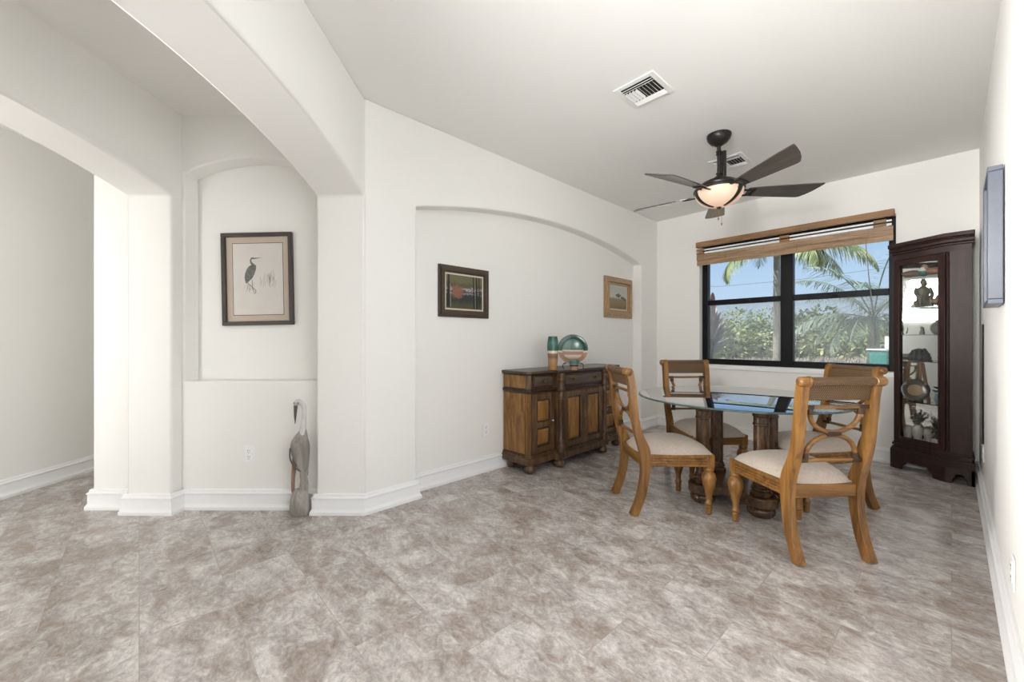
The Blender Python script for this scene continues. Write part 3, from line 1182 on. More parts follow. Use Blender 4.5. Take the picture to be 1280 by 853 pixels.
st = thing('plate_stand', 'thin wire easel holding the upright glazed plate on the sideboard', 'plate stand', pp + Vector((0, 0, 0)), YAW - 0.05)
wire = plain('black_wire', (0.03, 0.045, 0.06), 0.3, 0.8)
for s in (-1, 1):
    bm = NB()
    tube(bm, smooth_path([(s * 0.085, -0.035, 0.004), (s * 0.095, -0.03, 0.03), (s * 0.080, -0.018, 0.055), (s * 0.068, 0.005, 0.052), (s * 0.05, 0.06, 0.11), (s * 0.02, 0.085, 0.25)], 5), 0.004, 8)
    obj('wire_leg', bm, wire, st, ang=60)
bm = NB()
tube(bm, [(-0.06, 0.045, 0.09), (0.06, 0.045, 0.09)], 0.003, 6)
tube(bm, [(0, 0.08, 0.23), (0, 0.12, 0.004)], 0.003, 6)
obj('brace', bm, wire, st, ang=60)
cup = banded('cup_glaze', [(0, (0.33, 0.20, 0.13)), (0.35, (0.30, 0.18, 0.12)), (0.40, (0.03, 0.03, 0.02)), (0.55, (0.05, 0.05, 0.03)), (0.60, (0.45, 0.42, 0.35)), (0.64, (0.05, 0.15, 0.15)), (1, (0.06, 0.19, 0.18))],
             'Z', 0, 0.085, 0.2, 0.01)
bm = NB()
lathe(bm, [(0, 0), (0.032, 0), (0.034, 0.02), (0.040, 0.045), (0.045, 0.065), (0.045, 0.083), (0.040, 0.085), (0.036, 0.05), (0, 0.012)], (0, 0, 0), 28)
o = obj('pottery_cup', bm, cup, ang=60)
o.location = pp + (W(0.0, -0.075) - W(0, 0))
tag(o, 'small teal and tan glazed cup in front of the upright plate', 'cup')


# ------------------------------------------------------------------ pictures
def art_mat(name, build):
    m, n, b, L = nodes(name)
    b.inputs['Roughness'].default_value = 0.5
    L.new(build(n, L), b.inputs['Base Color'])
    return m


def picture(name, label, loc, rz, w, h, fw, fd, frame_mat, inner, tilt=0.0, glass=False, step=None):
    """local x to the right, z up, the picture faces -y; inner = list of (margin, depth, material, part name)"""
    t = thing(name, label, 'picture', loc, rz)
    t.rotation_euler = (0, tilt, rz)
    b = NB()

    def ring(o, i, y0, y1):
        for (x0, x1, z0, z1) in ((-w / 2 + o, w / 2 - o, h / 2 - i, h / 2 - o), (-w / 2 + o, w / 2 - o, -h / 2 + o, -h / 2 + i),
                                 (-w / 2 + o, -w / 2 + i, -h / 2 + i, h / 2 - i), (w / 2 - i, w / 2 - o, -h / 2 + i, h / 2 - i)):
            box(b, x0, x1, y0, y1, z0, z1)
    if step:
        for (o, i, y) in step: ring(o, i, -y, 0)
    else:
        ring(0, fw, -fd, 0)
    obj('frame', b, frame_mat, t, 0.003)
    for (mg, dep, mt, nm) in inner:
        b = NB()
        box(b, -w / 2 + mg, w / 2 - mg, -dep, -0.002, -h / 2 + mg, h / 2 - mg)
        obj(nm, b, mt, t, smooth=False)
    if glass:
        b = NB()
        box(b, -w / 2 + fw * 0.8, w / 2 - fw * 0.8, -fd * 0.62, -fd * 0.62 + 0.002, -h / 2 + fw * 0.8, h / 2 - fw * 0.8)
        obj('glazing', b, M['pane'], t, smooth=False)
    return t


# heron print in the niche
fr_dark = plain('dark_brown_frame', (0.05, 0.036, 0.030), 0.35, 0, 60, 0.2, 0.02)
mat_board = plain('beige_mount_board', (0.74, 0.58, 0.48), 0.85, 0, 90, 0.04, 0)
paper = plain('cream_paper', (0.92, 0.82, 0.785), 0.9, 0, 12, 0.05, 0)
ink = plain('grey_ink', (0.34, 0.31, 0.295), 0.9, 0, 130, 0.75, 0)
faint = plain('faint_grey_ink', (0.48, 0.44, 0.41), 0.9, 0, 60, 0.2, 0)
pc = W(-1.787, 2.858, 1.568)
hp = picture('framed_print', 'tall framed heron ink print with beige mount hanging in the hall niche', pc, YAW, 0.498, 0.65, 0.028, 0.026, fr_dark,
             [(0.02, 0.008, mat_board, 'mount'), (0.070, 0.0085, fr_dark, 'mount_line'), (0.074, 0.0090, paper, 'paper')], tilt=math.radians(-1.2), glass=True)


def flat(parent, name, polys, mt, y):
    b = NB()
    for p in polys:
        b.faces.new([b.verts.new((x, y, z)) for x, z in p])
    return obj(name, b, mt, parent, smooth=False)


def stroke(pts, w):
    L, R_ = [], []
    n = len(pts)
    for i, (x, z) in enumerate(pts):
        a, b = pts[max(i - 1, 0)], pts[min(i + 1, n - 1)]
        tx, tz = b[0] - a[0], b[1] - a[1]
        l = math.hypot(tx, tz) or 1
        ww = w[i] if isinstance(w, (list, tuple)) else w
        L.append((x - tz / l * ww / 2, z + tx / l * ww / 2))
        R_.append((x + tz / l * ww / 2, z - tx / l * ww / 2))
    return L + R_[::-1]


K = 0.498 / 560.0                                # print pixels (zoomed) to metres


def pz(x, y): return ((x - 365) * K, (435 - y) * K)


body = [pz(*p) for p in ((300, 330), (325, 318), (352, 325), (350, 360), (335, 400), (318, 430), (295, 450), (275, 470), (265, 462), (258, 420), (266, 380), (280, 350))]
neck = stroke([pz(*p) for p in ((335, 330), (312, 305), (308, 285), (318, 270), (330, 268))], [0.022, 0.014, 0.010, 0.011, 0.012])
beak = [pz(*p) for p in ((318, 262), (335, 266), (398, 266), (335, 277), (318, 276))]
legs = [stroke([pz(*p) for p in ((285, 468), (315, 495), (345, 525), (345, 545), (328, 550))], 0.0045), stroke([pz(*p) for p in ((318, 440), (318, 500), (332, 540))], 0.0045)]
art = flat(hp, 'heron_drawing', [body, neck, beak] + legs, ink, -0.0094)
reeds = []
random.seed(3)
for k in range(38):
    x = random.choice([random.gauss(470, 16), random.gauss(430, 30), random.gauss(290, 18)])
    y0 = random.uniform(500, 560) if x < 350 else random.uniform(450, 505)
    hgt = random.uniform(25, 60) if x < 350 else random.uniform(30, 90)
    reeds.append(stroke([pz(x, y0), pz(x + random.uniform(-8, 10), y0 - hgt)], 0.0022))
flat(hp, 'reed_drawing', reeds, faint, -0.0092)


def woodland(n, L):
    v = coords(n, 'Object')
    sp_ = n.nodes.new('ShaderNodeSeparateXYZ')
    L.new(v, sp_.inputs[0])
    z = n.nodes.new('ShaderNodeMapRange')
    z.inputs['From Min'].default_value = -0.14
    z.inputs['From Max'].default_value = 0.14
    L.new(sp_.outputs['Z'], z.inputs[0])
    nz = noise(n, coords(n, 'Object', (1, 1, 1.6)), 34, 7, 0.75, 0.8)
    ad = n.nodes.new('ShaderNodeMath')
    ad.operation = 'MULTIPLY_ADD'
    ad.inputs[1].default_value = 0.42
    L.new(nz, ad.inputs[0])
    L.new(z.outputs[0], ad.inputs[2])
    c = ramp(n, ad.outputs[0], [(0.22, (0.09, 0.06, 0.03)), (0.36, (0.06, 0.06, 0.03)), (0.46, (0.02, 0.03, 0.028)), (0.64, (0.024, 0.034, 0.034)), (0.675, (0.40, 0.37, 0.37)), (0.70, (0.05, 0.05, 0.045)), (0.755, (0.05, 0.05, 0.04)),
                               (0.79, (0.50, 0.46, 0.45)), (0.84, (0.12, 0.10, 0.06)), (0.92, (0.065, 0.07, 0.03)), (1.0, (0.13, 0.12, 0.06))])
    # autumn bush at the left of the water
    vm = n.nodes.new('ShaderNodeVectorMath')
    vm.operation = 'DISTANCE'
    vm.inputs[1].default_value = (-0.075, -0.012, 0.0)
    L.new(v, vm.inputs[0])
    msk = n.nodes.new('ShaderNodeMath')
    msk.operation = 'MULTIPLY_ADD'
    msk.inputs[1].default_value = 0.16
    L.new(nz, msk.inputs[0])
    L.new(vm.outputs['Value'], msk.inputs[2])
    k = ramp(n, msk.outputs[0], [(0.120, (1, 1, 1)), (0.150, (0, 0, 0))])
    return mix(n, k, c, mix(n, nz, (0.10, 0.04, 0.025), (0.36, 0.16, 0.09)))


def pasture(n, L):
    v = coords(n, 'Object')
    sp_ = n.nodes.new('ShaderNodeSeparateXYZ')
    L.new(v, sp_.inputs[0])
    z = n.nodes.new('ShaderNodeMapRange')
    z.inputs['From Min'].default_value = -0.15
    z.inputs['From Max'].default_value = 0.15
    L.new(sp_.outputs['Z'], z.inputs[0])
    nz = noise(n, v, 16, 5, 0.6)
    ad = n.nodes.new('ShaderNodeMath')
    ad.operation = 'MULTIPLY_ADD'
    ad.inputs[1].default_value = 0.16
    L.new(nz, ad.inputs[0])
    L.new(z.outputs[0], ad.inputs[2])
    return ramp(n, ad.outputs[0], [(0.1, (0.15, 0.115, 0.045)), (0.40, (0.24, 0.18, 0.08)), (0.50, (0.23, 0.19, 0.10)), (0.545, (0.25, 0.24, 0.17)), (0.60, (0.50, 0.50, 0.44)), (1.0, (0.42, 0.46, 0.45))])


canvas1 = art_mat('woodland_painting', woodland)
canvas2 = art_mat('pasture_painting', pasture)
fr_bronze = plain('bronze_brown_frame', (0.085, 0.060, 0.040), 0.35, 0.25, 50, 0.25, 0.03)
fr_gold = plain('antique_gold_frame', (0.46, 0.31, 0.17), 0.34, 0.5, 45, 0.35, 0.03)
liner = plain('ivory_liner', (0.66, 0.59, 0.47), 0.7, 0, 80, 0.06, 0)
rzL = math.atan2(dirL.y, dirL.x)
p2c = TL(1.982, 1.531, -0.12)
lp = picture('framed_painting', 'dark framed woodland lake painting at the left of the arched recess', p2c, rzL, 0.512, 0.415, 0.06, 0.03, fr_bronze,
             [(0.050, 0.012, liner, 'liner'), (0.072, 0.0135, canvas1, 'canvas')], step=[(0, 0.024, 0.020), (0.018, 0.048, 0.034), (0.040, 0.058, 0.022)])
tr = plain('painted_trunk', (0.022, 0.024, 0.026), 0.7, 0, 60, 0.5, 0)
tr2 = plain('painted_birch', (0.36, 0.33, 0.28), 0.7, 0, 60, 0.4, 0)
flat(lp, 'painted_trees', [stroke([(-0.163, -0.125), (-0.162, 0.0), (-0.160, 0.135)], [0.034, 0.024, 0.016]), stroke([(0.098, -0.13), (0.088, 0.135)], [0.016, 0.010]),
                           stroke([(0.128, -0.13), (0.122, 0.135)], [0.022, 0.012]), stroke([(0.155, -0.12), (0.150, 0.135)], 0.010)], tr, -0.0138)
flat(lp, 'painted_birches', [stroke([(0.112, -0.13), (0.106, 0.08)], [0.006, 0.004]), stroke([(-0.142, -0.125), (-0.146, 0.06)], [0.008, 0.004])], tr2, -0.0139)
p3c = TL(4.322, 1.652, -0.12)
gp = picture('framed_painting', 'gold framed pale pasture painting at the right end of the arched recess', p3c, rzL, 0.60, 0.49, 0.10, 0.045, fr_gold,
             [(0.085, 0.012, liner, 'liner'), (0.110, 0.0135, canvas2, 'canvas')], step=[(0, 0.03, 0.030), (0.025, 0.065, 0.048), (0.055, 0.095, 0.022)])
tree_p = plain('painted_grey_tree', (0.16, 0.165, 0.12), 0.7, 0, 60, 0.4, 0)
tp = [(0.0 + 0.058 * math.cos(a) * (1 + 0.12 * math.sin(5 * a)), 0.030 + 0.022 * math.sin(a) * (1 + 0.15 * math.cos(4 * a))) for a in [2 * PI * k / 22 for k in range(22)]]
flat(gp, 'painted_trees', [tp, stroke([(0.01, -0.02), (0.008, 0.025)], 0.012), [(0.05, 0.0), (0.12, -0.02), (0.185, -0.035), (0.185, -0.01), (0.12, 0.018), (0.07, 0.025)]], tree_p, -0.0138)

# picture on the right wall, seen edge on
fr_grey = plain('slate_grey_frame', (0.075, 0.088, 0.115), 0.32, 0.0, 30, 0.1, 0.02)
fr_white = plain('pale_mount', (0.72, 0.72, 0.68), 0.7, 0, 30, 0.03, 0)
art4 = art_mat('grey_seascape', lambda n, L: ramp(n, noise(n, coords(n, 'Object', (1, 1, 3)), 4, 4, 0.6), [(0.3, (0.10, 0.13, 0.17)), (0.7, (0.42, 0.46, 0.48))]))
picture('framed_picture', 'slate grey deep framed picture on the right wall seen edge on', (XR - 0.004, 2.925, 1.600), -PI / 2, 0.35, 0.605, 0.022, 0.046, fr_grey,
        [(0.018, 0.020, fr_white, 'mount'), (0.06, 0.022, art4, 'image')])


# ------------------------------------------------------------------ outlets
def outlet(label, loc, rz, group='wall outlets'):
    t = thing('wall_outlet', label, 'outlet', loc, rz, group)
    b = NB()
    box(b, -0.036, 0.036, -0.006, 0, -0.058, 0.058)
    obj('cover_plate', b, M['trim'], t, 0.003)
    for s in (-1, 1):
        b = NB()
        lathe(b, [(0.0165, 0), (0.0165, 0.0025), (0, 0.0025)], (0, 0, 0), 20, 'Y')
        for v in b.verts: v.co = Vector((v.co.x, -0.006 - v.co.y, v.co.z + s * 0.021))
        so = obj('socket', b, M['trim'], t)
        b = NB()
        box(b, -0.008, -0.0055, -0.0092, -0.008, s * 0.021 + 0.001, s * 0.021 + 0.010)
        box(b, 0.0055, 0.008, -0.0092, -0.008, s * 0.021 + 0.001, s * 0.021 + 0.010)
        box(b, -0.0025, 0.0025, -0.0092, -0.008, s * 0.021 - 0.011, s * 0.021 - 0.006)
        obj('slots', b, M['dark_void'], so, smooth=False)
    return t


outlet('white outlet on the hall end wall left of the heron sculpture', W(-1.772, 2.732, 0.368), YAW)
q_ = TL(2.215, 0.36, -0.119)
outlet('white outlet on the recess wall beside the sideboard', q_, rzL)
outlet('white outlet on the right wall in the near foreground', (XR - 0.0005, 2.36, 0.285), -PI / 2)
outlet('white outlet low on the right wall beside the curio cabinet', (XR - 0.0005, 4.42, 0.33), -PI / 2)
bm = NB()
tube(bm, [(XR - 0.006, 4.40, 0.40), (XR - 0.006, 4.41, 0.8), (XR - 0.006, 4.40, 1.25)], 0.005, 6)
o = obj('black_cord', bm, M['black'], ang=60)
tag(o, 'thin black cord running up the right wall beside the curio cabinet', 'cord')

# ------------------------------------------------------------------ ceiling vents


def vent(label, x, y, sx, sy):
    t = thing('ceiling_vent', label, 'vent', (x, y, H), PI / 2, 'ceiling air vents')
    b = NB()
    w = 0.034
    for (a, c, d_, e_) in ((-sx / 2, sx / 2, -sy / 2, -sy / 2 + w), (-sx / 2, sx / 2, sy / 2 - w, sy / 2), (-sx / 2, -sx / 2 + w, -sy / 2 + w, sy / 2 - w), (sx / 2 - w, sx / 2, -sy / 2 + w, sy / 2 - w)):
        box(b, a, c, d_, e_, -0.008, -0.0005)
    obj('frame', b, M['vent'], t, 0.003)
    b = NB()
    box(b, -sx / 2 + w * 0.8, sx / 2 - w * 0.8, -sy / 2 + w * 0.8, sy / 2 - w * 0.8, -0.002, -0.0008)
    obj('duct', b, M['dark_void'], t, smooth=False)
    xi, yi = sx / 2 - w, sy / 2 - w

    def slat(p, q, tilt, name='louvre'):
        b = NB()
        p, q = Vector(p), Vector(q)
        t_ = (q - p).normalized()
        n_ = Vector((-t_.y, t_.x, 0))
        w_ = 0.016
        a = n_ * (w_ / 2 * math.cos(tilt)) + Vector((0, 0, w_ / 2 * math.sin(tilt)))
        up_ = Vector((0, 0, 0.0012))
        c_ = [p - a, q - a, q + a, p + a]
        v = [b.verts.new(k - up_ + Vector((0, 0, -0.012))) for k in c_] + [b.verts.new(k + up_ + Vector((0, 0, -0.012))) for k in c_]
        for f in ((0, 1, 2, 3), (7, 6, 5, 4), (0, 4, 5, 1), (1, 5, 6, 2), (2, 6, 7, 3), (3, 7, 4, 0)): b.faces.new([v[i] for i in f])
        obj(name, b, M['vent'], t, smooth=False)
    for k in (0, 1):
        for s in (-1, 1):
            xx = s * (xi - 0.012 - 0.021 * k)
            slat((xx, -yi, 0), (xx, yi, 0), s * 0.75)
    n = 9
    for k in range(n):
        yy = -yi + 0.012 + (2 * yi - 0.024) * k / (n - 1)
        slat((-xi + 0.050, yy, 0), (xi - 0.050, yy, 0), 0.85 if k < n / 2 else -0.85)
    return t


vent('white square air vent in the ceiling nearer the camera', -1.324, 2.358, 0.285, 0.275)
vent('white square air vent in the ceiling behind the fan', -1.335, 3.87, 0.285, 0.275)

# ------------------------------------------------------------------ ceiling fan
FC = W(1.60, 3.13, 0)
fan = thing('ceiling_fan', 'five-bladed dark ceiling fan with a glowing frosted bowl light', 'ceiling fan', (FC.x, FC.y, H), YAW)
fz = lambda z: z - H
bm = NB()
lathe(bm, [(0.0, fz(2.638)), (0.022, fz(2.638)), (0.030, fz(2.645)), (0.060, fz(2.662)), (0.080, fz(2.688)), (0.086, fz(2.712)), (0.086, -0.001)], (0, 0, 0), 36)
obj('canopy', bm, M['fan_metal'], fan, ang=50)
bm = NB()
lathe(bm, [(0.014, fz(2.40)), (0.014, fz(2.65))], (0, 0, 0), 20)
for z in (2.425, 2.575, 2.595):
    lathe(bm, [(0.014, fz(z - 0.007)), (0.021, fz(z - 0.004)), (0.021, fz(z + 0.004)), (0.014, fz(z + 0.007))], (0, 0, 0), 20)
obj('downrod', bm, M['fan_metal'], fan, ang=40)
bm = NB()
box(bm, 0.024, 0.050, -0.02, 0.02, fz(2.40), fz(2.60))
obj('receiver', bm, M['fan_metal'], fan, 0.005)
bm = NB()
lathe(bm, [(0.0, fz(2.405)), (0.030, fz(2.402)), (0.045, fz(2.385)), (0.085, fz(2.372)), (0.125, fz(2.352)), (0.138, fz(2.332)), (0.135, fz(2.318)), (0.150, fz(2.312)), (0.178, fz(2.305)), (0.182, fz(2.295)), (0.178, fz(2.285)), (0.0, fz(2.285))], (0, 0, 0), 48)
obj('motor_housing', bm, M['fan_metal'], fan, ang=40)
bm = NB()
bowlp = [(0.172 * math.cos(a), fz(2.290) - 0.125 * math.sin(a)) for a in [PI / 2 * k / 14 for k in range(15)]]
bowlp[-1] = (0.0, bowlp[-1][1])
lathe(bm, bowlp, (0, 0, 0), 48)
bw = obj('light_bowl', bm, M['bowl'], fan, ang=70)
for k in range(3):
    a = math.radians(-62 + 120 * k)
    bm = NB()
    P_ = []
    for j in range(12):
        t = PI / 2 * j / 13
        P_.append((0.178 * math.cos(t) * math.cos(a), 0.178 * math.cos(t) * math.sin(a), fz(2.292) - 0.130 * math.sin(t)))
    wdt = [0.024 - 0.0012 * j for j in range(12)]
    rr = Vector((-math.sin(a), math.cos(a), 0))
    A_ = [bm.verts.new(Vector(p) + rr * w_) for p, w_ in zip(P_, wdt)]
    B_ = [bm.verts.new(Vector(p) - rr * w_) for p, w_ in zip(P_, wdt)]
    A2 = [bm.verts.new(Vector(p) * 0.995 + rr * w_ + Vector((0, 0, -0.002))) for p, w_ in zip(P_, wdt)]
    for j in range(11):
        bm.faces.new((A_[j], A_[j + 1], B_[j + 1], B_[j]))
    bmesh.ops.delete(bm, geom=A2, context='VERTS')
    so = obj('bowl_strap', bm, M['fan_metal'], fan, ang=60)
    md = so.modifiers.new('thick', 'SOLIDIFY')
    md.thickness = 0.004
bm = NB()
lathe(bm, [(0, fz(2.148)), (0.008, fz(2.150)), (0.014, fz(2.156)), (0.018, fz(2.164)), (0.012, fz(2.17))], (0, 0, 0), 16)
obj('finial', bm, M['fan_metal'], fan, ang=60)
for x, ln in ((-0.012, 0.075), (0.014, 0.115)):
    bm = NB()
    tube(bm, [(x, -0.012, fz(2.158)), (x, -0.014, fz(2.158 - ln))], 0.0016, 6)
    lathe(bm, [(0.0, -0.022), (0.004, -0.02), (0.0045, -0.006), (0.002, 0)], (x, -0.014, fz(2.158 - ln)), 10)
    obj('pull_chain', bm, M['brass'], fan, ang=60)
BLZ = 2.280


def blade_mesh():
    o_ = [(0.205, -0.045), (0.215, -0.050), (0.40, -0.068), (0.58, -0.083), (0.612, -0.084), (0.632, -0.077), (0.660, -0.050), (0.692, -0.005), (0.716, 0.045), (0.728, 0.078), (0.728, 0.085), (0.720, 0.088), (0.60, 0.081), (0.40, 0.066), (0.215, 0.050), (0.205, 0.045)]
    o_ = [(x, -y) for x, y in o_][::-1]
    b = NB()
    prism(b, o_, lambda x, y, z: (x, y, z), -0.004, 0.004)
    return b


b0 = obj('blade', blade_mesh(), M['blade'], fan, 0.002, 2)
bm = NB()
for s in (-1, 1):
    prism(bm, [(0.125, s * 0.040 - 0.009), (0.255, s * 0.026 - 0.009), (0.255, s * 0.026 + 0.009), (0.125, s * 0.040 + 0.009)], lambda x, y, z: (x, y, z), -0.012, -0.0045)
box(bm, 0.235, 0.262, -0.040, 0.040, -0.012, -0.0045)
box(bm, 0.120, 0.150, -0.050, 0.050, -0.014, 0.010)
a0 = obj('blade_arm', bm, M['fan_metal'], b0, 0.002)
ang0 = [-4, 66, 139, 210, 282]
for k, a in enumerate(ang0):
    if k == 0:
        bl = b0
    else:
        bl = b0.copy()
        C.objects.link(bl)
        a_ = a0.copy()
        C.objects.link(a_)
        a_.parent = bl
    bl.location = (0, 0, fz(BLZ))
    bl.rotation_euler = Matrix.Rotation(math.radians(a), 3, 'Z').to_4x4().to_euler()
    bl.rotation_euler = (Matrix.Rotation(math.radians(a), 3, 'Z') @ Matrix.Rotation(math.radians(-15), 3, 'X')).to_euler()
# ------------------------------------------------------------------ heron sculpture
hs = thing('heron_sculpture', 'weathered carved wooden heron standing on a log base by the hall wall', 'sculpture', W(-1.385, 2.645, 0), YAW)
grey_wood = wood('weathered_grey_wood', (0.20, 0.175, 0.155), (0.33, 0.30, 0.27), (0.45, 0.42, 0.385), (1, 1, 0.12), 0.7, 30)
grey_white = wood('bleached_wood', (0.50, 0.49, 0.47), (0.62, 0.61, 0.59), (0.72, 0.71, 0.69), (1, 1, 0.2), 0.7, 20)
brown_wood = wood('raw_brown_wood', (0.20, 0.12, 0.08), (0.30, 0.19, 0.13), (0.40, 0.27, 0.19), (1, 1, 0.12), 0.7, 30)
wing_wood = wood('wing_wood', (0.17, 0.15, 0.14), (0.30, 0.27, 0.25), (0.44, 0.37, 0.32), (1, 1, 0.15), 0.6, 22)
bm = NB()
lathe(bm, [(0.0, 0.0), (0.058, 0.0), (0.064, 0.012), (0.063, 0.06), (0.058, 0.11), (0.048, 0.145), (0.030, 0.165), (0.0, 0.170)], (0.0, 0, 0), 24, sy=0.8)
random.seed(5)
for v in bm.verts:
    a = math.atan2(v.co.y, v.co.x)
    k = 1 + 0.03 * math.sin(9 * a) + 0.02 * math.sin(17 * a + 3 * v.co.z)
    v.co.x *= k
    v.co.y *= k
obj('log_base', bm, grey_wood, hs, ang=60)
for nm, pts, r in (('leg', [(-0.045, 0, 0.145), (-0.046, 0, 0.22), (-0.040, 0, 0.30), (-0.034, 0, 0.37)], [0.010, 0.008, 0.009, 0.015]),
                   ('leg', [(0.012, 0, 0.16), (0.020, 0.0, 0.22), (0.016, 0, 0.28), (0.022, 0, 0.35)], [0.020, 0.016, 0.013, 0.015]),
                   ('leg', [(0.040, 0.006, 0.15), (0.040, 0.006, 0.20), (0.032, 0.006, 0.25), (0.034, 0.006, 0.33)], [0.012, 0.009, 0.008, 0.011])):
    bm = NB()
    tube(bm, smooth_path(pts, 4), [r[0] + (r[-1] - r[0]) * k / 12 for k in range(13)], 10)
    obj(nm, bm, brown_wood if pts[0][0] < 0 else grey_wood, hs, ang=60)
bodyp = [(0.032, 0, 0.262, 0.008), (0.030, 0, 0.29, 0.024), (0.016, 0, 0.34, 0.042), (0.002, 0, 0.40, 0.054), (-0.002, 0, 0.45, 0.057), (0.006, 0, 0.49, 0.047), (0.014, 0, 0.52, 0.034), (0.019, 0, 0.545, 0.023), (0.020, 0, 0.56, 0.018)]
bp = smooth_path(bodyp, 5)
bm = NB()
tube(bm, [p[:3] for p in bp], [(p[3], p[3] * 0.8) for p in bp], 20, 1, Vector((0, 1, 0)))
obj('body', bm, grey_wood, hs, ang=70)
for s in (-1, 1):
    bm = NB()
    wpz = smooth_path([(0.034, s * 0.02, 0.245, 0.006), (0.024, s * 0.028, 0.31, 0.018), (0.012, s * 0.034, 0.37, 0.034), (0.006, s * 0.036, 0.43, 0.041), (0.010, s * 0.030, 0.475, 0.032), (0.016, s * 0.022, 0.505, 0.014), (0.018, s * 0.016, 0.515, 0.004)], 5)
    tube(bm, [p[:3] for p in wpz], [(p[3], 0.016) for p in wpz], 16, 1, Vector((0, 1, 0)))
    obj('wing', bm, wing_wood, hs, ang=70)
    if s == -1:
        bm = NB()
        ed = smooth_path([(-0.048, -0.030, 0.44), (-0.044, -0.040, 0.38), (-0.020, -0.046, 0.335), (0.016, -0.044, 0.300), (0.030, -0.036, 0.29)], 5)
        tube(bm, ed, 0.0045, 8)
        obj('wing_edge', bm, plain('dark_wing_paint', (0.09, 0.085, 0.08), 0.6), hs, ang=70)
bm = NB()
nk = smooth_path([(0.018, 0, 0.520, 0.026), (0.020, 0, 0.57, 0.018), (0.026, 0, 0.63, 0.015), (0.027, 0, 0.685, 0.0145), (0.014, 0, 0.720, 0.016), (-0.008, -0.002, 0.732, 0.020), (-0.022, -0.006, 0.722, 0.016), (-0.026, -0.008, 0.708, 0.010)], 6)
tube(bm, [p[:3] for p in nk], [p[3] for p in nk], 16, 1, Vector((0, 1, 0)))
obj('neck_and_head', bm, grey_white, hs, ang=80)
bm = NB()
tube(bm, [(-0.020, -0.016, 0.712), (-0.022, -0.018, 0.65), (-0.022, -0.019, 0.595)], [0.012, 0.008, 0.002], 10)
obj('beak', bm, plain('dark_beak_wood', (0.10, 0.08, 0.07), 0.6), hs, ang=70)
for x in (-0.028, -0.002):
    bm = NB()
    bmesh.ops.create_icosphere(bm, subdivisions=2, radius=0.004)
    for v in bm.verts: v.co += Vector((x, -0.021, 0.730))
    obj('eye', bm, M['black'], hs)

# ------------------------------------------------------------------ curio cabinet
CB = Vector((-0.10, 4.93, 0))
cu = thing('curio_cabinet', 'tall dark mahogany corner curio cabinet with a glass door', 'cabinet', CB)


def cp(x, y): return (x - CB.x, y - CB.y)


BY = 5.078
cA, cB_, cC, cD, cE = cp(-0.350, BY), cp(-0.350, 4.985), cp(-0.028, 4.770), cp(0.112, 4.770), cp(0.112, BY)


def grow(o, extra=0):
    """cabinet outline pushed out by o on its three visible sides"""
    n = Vector((cB_[1] - cC[1], cC[0] - cB_[0])).normalized() * -1     # outward of the door face
    n = Vector((-(cB_[1] - cC[1]), -(cC[0] - cB_[0]))).normalized()
    def line_x(p, d, x): return (x, p[1] + (x - p[0]) * d[1] / d[0])
    d = (cC[0] - cB_[0], cC[1] - cB_[1])
    p = (cB_[0] + n.x * o, cB_[1] + n.y * o)
    b = line_x(p, d, cB_[0] - o)
    yD = cD[1] - o
    c = (p[0] + (yD - p[1]) * d[0] / d[1], yD)
    return [(cA[0] - o, cA[1]), b, c, (cD[0] + min(o, 0.012), yD), (cE[0] + min(o, 0.012), cE[1])]


MH = M['mahogany']
bm = NB()
prism(bm, grow(0.0), up, 1.845, 1.90)
obj('header', bm, MH, cu, 0.003)
for z0, z1, g in ((1.895, 1.915, 0.012), (1.915, 1.945, 0.024), (1.945, 1.958, 0.030), (1.958, 1.992, 0.040)):
    bm = NB()
    prism(bm, grow(g), up, z0, z1)
    obj('crown_moulding', bm, MH, cu, 0.006, 3)
bm = NB()
prism(bm, grow(0.0), up, 0.165, 0.242)
prism(bm, grow(0.012), up, 0.205, 0.222)
obj('base_board', bm, MH, cu, 0.004)
# plinth with bracket feet
bm = NB()
G2 = grow(0.024)
prism(bm, G2, up, 0.118, 0.168)
prism(bm, grow(0.016), up, 0.160, 0.182)


def foot_run(bm, a, b, w, cut):
    """a board between two corners with a hollow cut between bracket feet"""
    a, b = Vector(a), Vector(b)
    t = (b - a).normalized()
    n = Vector((-t.y, t.x))
    Ln = (b - a).length
    pr = [(0, 0), (0, 0.125), (Ln, 0.125), (Ln, 0), (Ln - cut, 0), (Ln - cut * 1.05, 0.03), (Ln - cut * 1.35, 0.055), (Ln - cut * 1.5, 0.075), (cut * 1.5, 0.075), (cut * 1.35, 0.055), (cut * 1.05, 0.03), (cut, 0)]
    prism(bm, pr, lambda s, z, h: (a.x + t.x * s + n.x * h, a.y + t.y * s + n.y * h, z), 0, w)


foot_run(bm, G2[1], G2[2], 0.022, 0.085)
b_ = Vector(G2[2]); d_ = Vector(G2[3])
foot_run(bm, G2[2], G2[3], 0.022, 0.04)
foot_run(bm, G2[0], G2[1], 0.022, 0.03)
foot_run(bm, G2[3], G2[4], 0.022, 0.06)
obj('plinth', bm, MH, cu, 0.004)
bm = NB()
box(bm, cA[0], cA[0] + 0.018, cB_[1], cA[1], 0.24, 1.85)
obj('side_panel', bm, MH, cu, 0.002)
bm = NB()
box(bm, cC[0] + 0.012, cD[0], cD[1], cD[1] + 0.018, 0.24, 1.85)
obj('side_panel', bm, MH, cu, 0.002)
bm = NB()
box(bm, cA[0] + 0.02, cE[0] - 0.0, cA[1] - 0.014, cA[1] - 0.004, 0.24, 1.85)
obj('mirror_back', bm, M['mirror'], cu, smooth=False)
bm = NB()
box(bm, cE[0] - 0.014, cE[0] - 0.004, cD[1] + 0.02, cE[1] - 0.015, 0.24, 1.85)
obj('mirror_side', bm, M['mirror'], cu, smooth=False)
